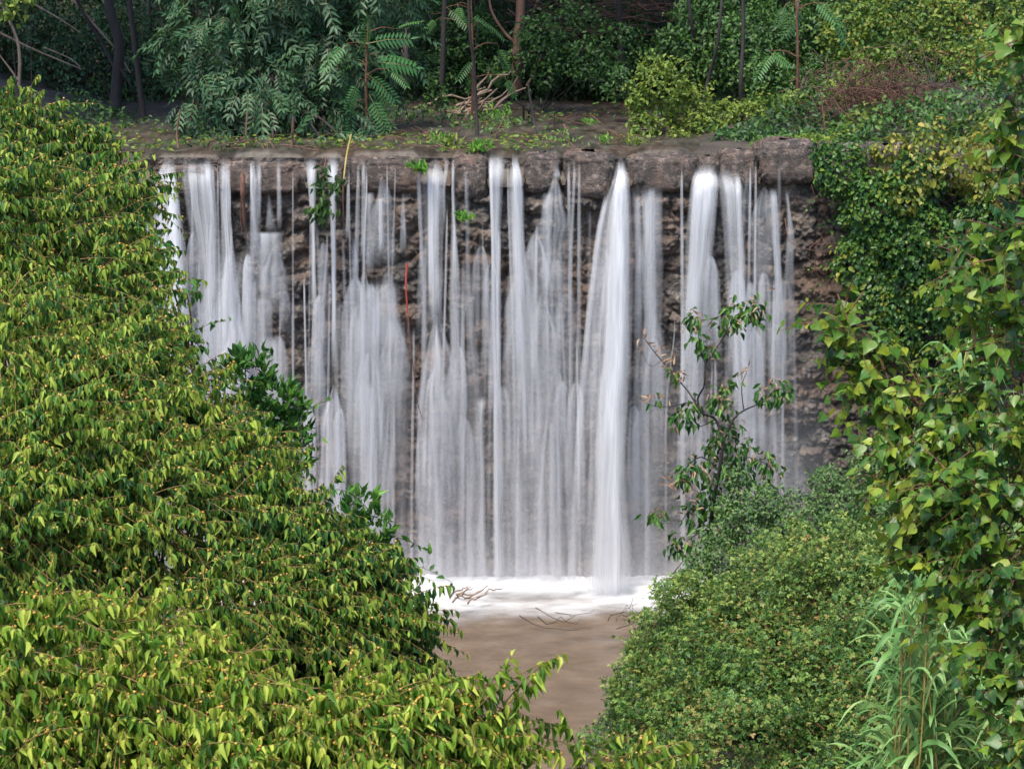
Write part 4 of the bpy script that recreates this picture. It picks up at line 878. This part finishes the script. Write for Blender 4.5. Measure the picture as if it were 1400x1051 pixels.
pinnate_sapling('pinnate sapling with light green fronds above the deep green shrub', [(1110, 0, .7, .4, 1), (1130, 5, .5, .8, 1), (1100, 10, -.6, .6, .9), (1075, 5, -.5, .8, .8), (1060, 70, -.8, .4, .8), (1050, 70, .8, .5, .7)], 34.5, .8)

# trunks and bare stems
def trunk_thing(name, label, cat, group, paths, mat, d, ground_to=True):
    p0 = paths[0][0]; b = P(p0[0][0], p0[0][1], d)
    root = empty(name, b, label, cat, group); bpy.context.view_layer.update()
    tb = Tubes()
    for pts, r0, r1 in paths:
        w_ = np.array([P(x, y, d+rng.normal(0, .08)) for x, y in pts]); tb.add(curve(w_, 6), r0, r1, 7, .05)
    tb.obj('trunk', MT[mat], root); return root
trunk_thing('bare_tree', 'smooth grey trunk standing in the gap beside the ash tree', 'tree', 'slim trunks behind the weir', [([(553, 112), (556, 40), (560, -40), (565, -200)], .10, .09)], 'bark', 41)
trunk_thing('bare_tree', 'pale grey trunk half hidden deeper in the gap by the smooth one', 'tree', 'slim trunks behind the weir', [([(592, 85), (590, 10), (586, -80)], .09, .07)], 'bark', 46)
trunk_thing('bare_tree', 'reddish brown trunk with forked branches by the dead branch pile', 'tree', 'slim trunks behind the weir', [([(706, 128), (707, 70), (712, 10), (708, -60), (700, -200)], .11, .09), ([(705, 115), (722, 75), (735, 70)], .035, .015), ([(706, 60), (690, 45), (672, 15), (668, -20)], .035, .02), ([(720, 118), (733, 95), (740, 75)], .03, .015), ([(737, -40), (736, 0), (730, 14)], .06, .02)], 'redbark', 40)
trunk_thing('bare_tree', 'thin dark stem rising from the green tuft at the crest', 'tree', 'slim trunks behind the weir', [([(653, 200), (651, 150), (648, 90), (642, 40), (640, -40)], .035, .02), ([(650, 60), (655, 30)], .012, .006)], 'darkbark', 33)
trunk_thing('bare_tree', 'short leaning black stem standing in the shallow stream', 'tree', 'slim trunks behind the weir', [([(733, 197), (730, 165), (724, 130), (722, 112)], .03, .015)], 'darkbark', 33.2)
trunk_thing('bare_tree', 'slim dark stem leaning out of the bright bush', 'tree', 'slim trunks behind the weir', [([(960, 150), (968, 110), (980, 65), (985, 20), (990, -40)], .04, .02)], 'darkbark', 34.5)
trunk_thing('bare_tree', 'straight black stem beside the deep green shrub', 'tree', 'slim trunks behind the weir', [([(1014, 165), (1013, 110), (1016, 50), (1015, -40)], .045, .03)], 'darkbark', 34.3)
trunk_thing('bare_tree', 'thin dark stem far back over the bright bush', 'tree', 'slim trunks behind the weir', [([(952, 75), (945, 30), (938, -30)], .035, .03)], 'darkbark', 37)
trunk_thing('bare_tree', 'forked thin stem among the leaves of the deep green shrub', 'tree', 'slim trunks behind the weir', [([(1092, 125), (1090, 60), (1092, -30)], .03, .02), ([(1092, 125), (1110, 95), (1125, 130)], .012, .006)], 'bark', 34.6)
trunk_thing('bare_tree', 'thick black trunk standing at the water edge in the dark corner', 'tree', 'slim trunks behind the weir', [([(158, 152), (160, 110), (163, 60), (150, 10), (145, -60)], .13, .08), ([(160, 100), (140, 60), (115, 20), (100, -10)], .04, .03), ([(162, 90), (180, 120), (186, 140)], .03, .01)], 'darkbark', 38)
trunk_thing('bare_tree', 'slender leaning pale stem above the hackberry crown', 'tree', 'slim trunks behind the weir', [([(26, 118), (27, 80), (22, 50), (6, 15), (-10, -20)], .035, .025), ([(25, 110), (12, 92), (-5, 70)], .02, .012)], 'drift', 37)
trunk_thing('bare_tree', 'long thin branches slanting through the dark corner', 'tree', 'slim trunks behind the weir', [([(0, 45), (40, 65), (80, 82), (112, 95)], .025, .012), ([(45, 5), (80, 25), (110, 45)], .022, .012), ([(60, 65), (95, 80), (110, 92)], .02, .01), ([(100, 0), (130, 35), (160, 70), (178, 100)], .03, .012)], 'drift', 38.5)
for pts, lb, r0, mt in [([(335, 222), (336, 190), (338, 150)], 'thin brown stem under the lowest ash leaves above the forked stream', .02, 'redbark'), ([(398, 226), (399, 200), (401, 160)], 'thicker brown stem at the crest under the middle of the ash', .035, 'redbark'), ([(402, 222), (408, 240), (412, 256)], 'short twig drooping over the crest from the thicker brown stem', .012, 'redbark'), ([(244, 205), (242, 180), (246, 150)], 'thin stem at the water edge where the broad white stream starts', .02, 'redbark')]:
    trunk_thing('bare_tree', lb, 'tree', 'slim trunks behind the weir', [(pts, r0, r0*.6)], mt, 31.2)
for pts in [[(578, 172), (577, 150)], [(606, 188), (602, 145)], [(612, 186), (608, 160)], [(716, 163), (715, 145)], [(723, 160), (722, 142)], [(740, 147), (739, 135)], [(757, 145), (756, 132)]]:
    trunk_thing('stake', 'little black stake of a stem standing in the stream by the dead branches', 'stem', 'little black stems in the stream', [([pts[0], ((pts[0][0]+pts[1][0])/2+.5, (pts[0][1]+pts[1][1])/2), pts[1]], .025, .014)], 'darkbark', 36)

def heap(name, label, cat, n, cx, cy, sx, sy, d, ln, r, mat, slope=0., spread=.35, group=None, crook=.1):
    b = P(cx, cy, d); root = empty(name, b, label, cat, group); bpy.context.view_layer.update()
    x = cx+rng.normal(0, sx, n); y = cy+rng.normal(0, sy, n); c = P(x, y, d+rng.normal(0, .35, n))
    a = slope+rng.normal(0, spread, n); dr = np.stack([np.cos(a), rng.normal(0, .3, n), np.sin(a)], -1)
    L = ln*rng.uniform(.4, 1.3, n); t = np.linspace(-.5, .5, 7)
    pts = c[:, None]+dr[:, None]*(L[:, None]*t)[..., None]; pts += np.cumsum(rng.normal(size=(n, 7, 3))*(L*.05*crook/.1)[:, None, None], 1)
    tb = Tubes(); tb.many(pts, r, r*.4, 5); tb.obj('branches', MT[mat], root)
    return root
heap('driftwood_pile', 'pile of pale broken branches caught behind the dark stem in the stream', 'driftwood', 26, 648, 150, 14, 9, 38, 1.0, .035, 'drift', .55)
heap('dead_brushwood', 'heap of brown dead canes lying across the top of the dark shrub', 'brushwood', 64, 845, 16, 60, 15, 41.5, 2.2, .014, 'deadvine', -.10, .22)
heap('dead_vines', 'tangle of dry reddish vines on the bank above the ivy', 'dry vines', 420, 1205, 145, 42, 24, 32.6, .9, .008, 'deadvine', -.4, .9, crook=.25)
heap('dead_vines', 'dry vine stems trailing down the bare stones beside the ivy', 'dry vines', 12, 1128, 330, 8, 30, 29.3, .9, .008, 'deadvine', -1.2, .25, crook=.2)
heap('driftwood_branch', 'small dead branch lying on the foam at the foot of the falls', 'driftwood', 9, 640, 812, 12, 3, 28.4, .45, .018, 'drift', .25, .3)
for _ in range(4): heap('driftwood_branch', 'thin curved twig lying in the brown pool before the foam', 'driftwood', 1, 772+rng.normal(0, 12), 841+rng.normal(0, 2), 0, 0, 27.2, .6, .007, 'darkbark', -.1, .25, crook=.2, group='twigs in the pool')
for _ in range(6): heap('driftwood_branch', 'dark twig sticking out of the pool beside the brambles', 'driftwood', 1, 878+rng.normal(0, 12), 834+rng.normal(0, 4), 0, 0, 26.6, .6, .006, 'darkbark', .35, .25, crook=.25, group='twigs at the bramble edge')

# things hanging over the crest
t = Tubes(); t.add(curve([P(557, 360, 29.3), P(555, 385, 29.3), P(556, 410, 29.3), P(558, 432, 29.3)], 6), .020, .010, 6)
t2 = Tubes(); t2.add(curve([P(558, 432, 29.3), P(560, 460, 29.25), P(566, 510, 29.2), P(570, 545, 29.2), P(577, 572, 29.2)], 6), .014, .006, 5)
root = empty('hanging_root', P(557, 360, 29.3), 'bright red root dangling down the stones with a thin dark tail', 'root', 'roots and canes hanging on the weir'); bpy.context.view_layer.update()
t.obj('red_stem', MT['red'], root); t2.obj('tail', MT['deadvine'], root)
root = empty('hanging_cane', P(478, 180, 29.4), 'yellow cane bent over the crest with a red lower stem', 'cane', 'roots and canes hanging on the weir'); bpy.context.view_layer.update()
t = Tubes(); t.add(curve([P(480, 185, 30.6), P(474, 212, 29.6), P(470, 245, 29.3)], 6), .017, .014, 6); t.obj('yellow_stem', MT['cane'], root)
t = Tubes(); t.add(curve([P(470, 245, 29.3), P(469, 275, 29.3), P(470, 312, 29.35)], 6), .018, .008, 6); t.obj('red_stem', MT['redbark'], root)
root = empty('hanging_root', P(332, 240, 29.3), 'flat brown root fraying down the stones near the trickle with the arched loop', 'root', 'roots and canes hanging on the weir'); bpy.context.view_layer.update()
t = Tubes(); t.add(curve([P(331, 228, 29.4), P(332, 260, 29.25), P(334, 300, 29.3), P(337, 330, 29.35)], 6), [.012]*3+[.045]*5+[.03]*6+[.012]*5, None, 6); t.add(curve([P(333, 250, 29.25), P(329, 285, 29.3), P(331, 320, 29.3)], 6), .015, .005, 5); t.obj('strands', MT['deadvine'], root)

def weed(label, px, py, d, n, s, r, mat='grass', name='weed', T=None, group='weeds growing on the crest'):
    c = P(px, py, d); root = empty(name, c, label, 'weed', group); bpy.context.view_layer.update()
    T = T or T_LANCE
    n = int(n*2.2); s = s*.62
    p = c+rnd(n, 1.0)*np.array([r, r*.9, r*.55]); lv = Leaves(); az = rnd(n, .6)
    lv.add(T, p, unit(np.array([0, -.1, .8])+az), unit(np.array([0, -.6, .5])+rnd(n, .5)), s*rng.uniform(.6, 1.2, n), .3, None, rng.uniform(.2, .9, n)); lv.obj('leaves', MT[mat], root)
    return root
weed('bright green tuft hanging over the crest under the thin dark stem', 655, 203, 30.2, 26, .22, .08)
weed('green weeds at the water edge beside the grass on the crest', 600, 192, 31.6, 30, .17, .14)
weed('yellowing grass tuft on the crest above the parallel white strands', 614, 196, 30.9, 14, .22, .07, 'bright')
weed('broad-leaved weed in the stream behind the bright green tuft', 680, 155, 36, 20, .2, .14)
weed('row of small green leaves along the shallow stream behind the bell', 765, 190, 31.6, 34, .13, .22)
weed('small leafy sprout alone in the stream by the pinkish crest stone', 826, 193, 31.6, 16, .13, .06)
weed('tiny sprout farther out in the middle of the shallow stream', 807, 168, 34.2, 14, .14, .08)
weed('pale clump of leaves at the foot of the bright bush', 868, 195, 31.4, 30, .15, .12, 'bright')
weed('grass blades draped over the edge left of the parallel strands', 573, 232, 29.5, 16, .25, .07)
weed('small grass tuft growing from the wall beside the faint trickle', 634, 298, 29.4, 22, .16, .06)
weed('green herbs under the ash tree at the edge of the crest', 300, 205, 31.0, 60, .16, .32, 'bgreen')
weed('broad green leaves under the ash tree beside the thin brown stems', 440, 205, 31.2, 50, .16, .25, 'bgreen')
root = empty('hanging_sprig', P(440, 215, 29.6), 'dark green leafy sprig hanging from the crest between two trickles', 'plant'); bpy.context.view_layer.update()
t = Tubes(); t.add(curve([P(446, 215, 29.7), P(442, 240, 29.2), P(440, 270, 29.2), P(438, 300, 29.2)], 6), .012, .005, 5); t.obj('stem', MT['redtwig'], root)
lv = Leaves()
for x, y, n in [(443, 235, 14), (440, 255, 16), (445, 275, 20), (438, 285, 24), (436, 292, 20), (455, 255, 10), (466, 250, 7)]:
    p = P(x, y, 29.15)+rnd(n, .07); lv.add(T_LANCE, p, unit(np.array([0, 0, -.9])+rnd(n, .5)), unit(np.array([0, -.7, .4])+rnd(n, .4)), .14*rng.uniform(.7, 1.2, n), .4)
lv.obj('leaves', MT['bgreen'], root)

# trees added with unseen crowns to shade the stream, and the woods behind
def canopy(label, x, y, r, h, mat='wood'):
    base = np.array([x, y, float(ground_z(x, y))]); root = empty('shade_tree', base, label, 'tree', 'added shade trees on the slope behind'); bpy.context.view_layer.update()
    C = np.array([[x+rng.normal(0, r*.45), y+rng.normal(0, r*.45), base[2]+h+rng.normal(0, r*.25)] for _ in range(9)])
    n = 5200; i = rng.integers(0, 9, n); v = unit(rng.normal(size=(n, 3))); p = C[i]+v*r*.6*rng.uniform(.5, 1, n)[:, None]*np.array([1, 1, .6])
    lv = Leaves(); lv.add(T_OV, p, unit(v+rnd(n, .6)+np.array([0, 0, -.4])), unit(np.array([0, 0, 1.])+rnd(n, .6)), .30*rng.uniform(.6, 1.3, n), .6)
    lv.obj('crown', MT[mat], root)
    tb = Tubes(); tb.add(curve([base-np.array([0, 0, .3]), base+np.array([rng.normal(0, .2), 0, h*.5]), base+np.array([0, 0, h])], 6), .06, .04, 8, .05)
    for c in C: tb.add(curve([base+np.array([0, 0, h*.7]), (c+base+np.array([0, 0, h]))/2, c], 4), .07, .02, 5)
    tb.obj('trunk', MT['darkbark'], root)
for x, y, r, h, lb in [(-11.5, 9, 3.6, 8.0, 'added shade tree with its unseen crown over the dark corner'), (-8.5, 15, 3.8, 9, 'added shade tree deep behind the dark corner shrub'), (-4.0, 13, 3.6, 9.5, 'added shade tree deep behind the ash'), (0.6, 15, 3.6, 8.5, 'added shade tree deep behind the red-barked trunk'),
                       (4.5, 17, 3.8, 9, 'added shade tree up the slope behind the dead brushwood'), (-1.5, 21, 4, 9, 'added shade tree far up the slope behind the grey trunks'), (9.5, 18, 3.8, 8.5, 'added shade tree up the slope behind the olive shrub'), (-7.0, 6.5, 2.8, 8.5, 'added tree whose unseen crown shades the ash from above'),
                       (-9.8, 4.5, 3.0, 8.5, 'added tree at the water edge whose unseen crown shades the dark corner'), (-1.5, 9.5, 3.2, 8.8, 'added tree whose unseen crown shades the dead branch pile'), (2.5, 11, 3.2, 8.8, 'added tree whose unseen crown shades the back pool')]:
    canopy(lb, x, y, r, h)
# understorey reads as one dark mass
n = 70000
yy = 11.5+rng.beta(1.1, 1.6, n)*13; xx = rng.uniform(-1, 1, n)*(9+yy*.3)
zz = ground_z(xx, yy)+rng.beta(1.1, 2.0, n)*2.4
keep = lump(np.stack([xx, yy, zz], -1), .9) > -.7
p = np.stack([xx, yy, zz], -1)[keep]; n = len(p)
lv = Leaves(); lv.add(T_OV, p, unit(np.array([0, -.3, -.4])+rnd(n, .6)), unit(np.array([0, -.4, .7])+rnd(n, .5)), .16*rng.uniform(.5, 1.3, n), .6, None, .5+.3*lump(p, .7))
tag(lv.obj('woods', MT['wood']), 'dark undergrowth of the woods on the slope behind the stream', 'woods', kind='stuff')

# low cover on the banks and litter in the stream
def cover(name, label, n, xr, yr, fn, size, mat, hgt, cat='ground cover', flat=False):
    x = rng.uniform(*xr, n*3); y = rng.uniform(*yr, n*3); k = fn(x, y); x = x[k][:n]; y = y[k][:n]; m = len(x)
    q = np.stack([x, y, 0*x], -1); z = ground_z(x, y)+(rng.beta(1.2, 1.5, m)*hgt*np.clip(.6+.6*lump(q, 1.3), .15, 2))
    p = np.stack([x, y, z], -1); lv = Leaves()
    lv.add(T_OV, p, unit(np.array([0, -.2, -.1])+rnd(m, .7)), unit(np.array([0, -.45, .75])+rnd(m, .45)), size*rng.uniform(.55, 1.3, m), .62, None, .5+.3*lump(p, 1.4))
    o = lv.obj(name, MT[mat]); tag(o, label, cat, kind='stuff'); return o
bank = lambda x, y: (x > 3.2+.28*y+.5*np.sin(y*2.1))
cover('undergrowth', 'deep green leafy cover on the bank between the weir and the olive shrub', 16000, (2.2, 12), (.5, 9), lambda x, y: bank(x, y) & (lump(np.stack([x, y, 0*x], -1), 1.7) > -.7), .105, 'bgreen', .8)
cover('undergrowth', 'patches of yellow-green creeper on the bank above the ivy', 11000, (2.2, 12), (.5, 9), lambda x, y: bank(x, y) & (lump(np.stack([x, y, 0*x], -1), 2.2) > .15), .09, 'bright', .95)
cover('undergrowth', 'dark herbs crowding the shallow stream under the ash and by the driftwood', 9000, (-9, 4), (1.6, 13), lambda x, y: (lump(np.stack([x*.9, y*.45, 0*x], -1), 2.6) > .15+.55*(y < 3)), .10, 'bgreen', .5)
cover('undergrowth', 'creeping leaves along the pool edge at the foot of the bramble mound', 26000, (.8, 9), (-12, -.5), lambda x, y: x > 2.6+.27*np.clip(y, -9, 0)+.25+.25*np.sin(y*3.1), .07, 'bramdark', .45)
n = 2600; x = rng.uniform(-7, 4, n); y = .25+rng.beta(.9, 1.6, n)*11; kp = lump(np.stack([x*1.2, y*.6, 0*x], -1), 1.6) > .05; x, y = x[kp], y[kp]; n = len(x)
lv = Leaves(); lv.add(T_OV, np.stack([x, y, 7.075+rng.uniform(0, .05, n)], -1), rnd(n)*np.array([1, 1, .15]), unit(np.array([0, -.2, 1.])+rnd(n, .35)), .09*rng.uniform(.4, 1.4, n), .55)
tag(lv.obj('leaf_litter', MT['olive']), 'dead leaves and bits lying in the shallow stream above the crest', 'leaf litter', kind='stuff')
n = 170; c = np.stack([rng.uniform(-5, 3.5, n), .4+rng.beta(.9, 1.4, n)*10, np.full(n, 7.08)], -1); dr = unit(rnd(n)*np.array([1, 1, .28])); t_ = np.linspace(-.5, .5, 5)
pts = c[:, None]+dr[:, None]*(rng.uniform(.15, .9, n)[:, None]*t_)[..., None]; pts += np.cumsum(rng.normal(size=pts.shape)*.02, 1); tb = Tubes(); tb.many(pts, .011, .004, 4)
tag(tb.obj('twig_litter', MT['redbark']), 'broken brown twigs scattered over the shallow stream bed', 'twig litter', kind='stuff')
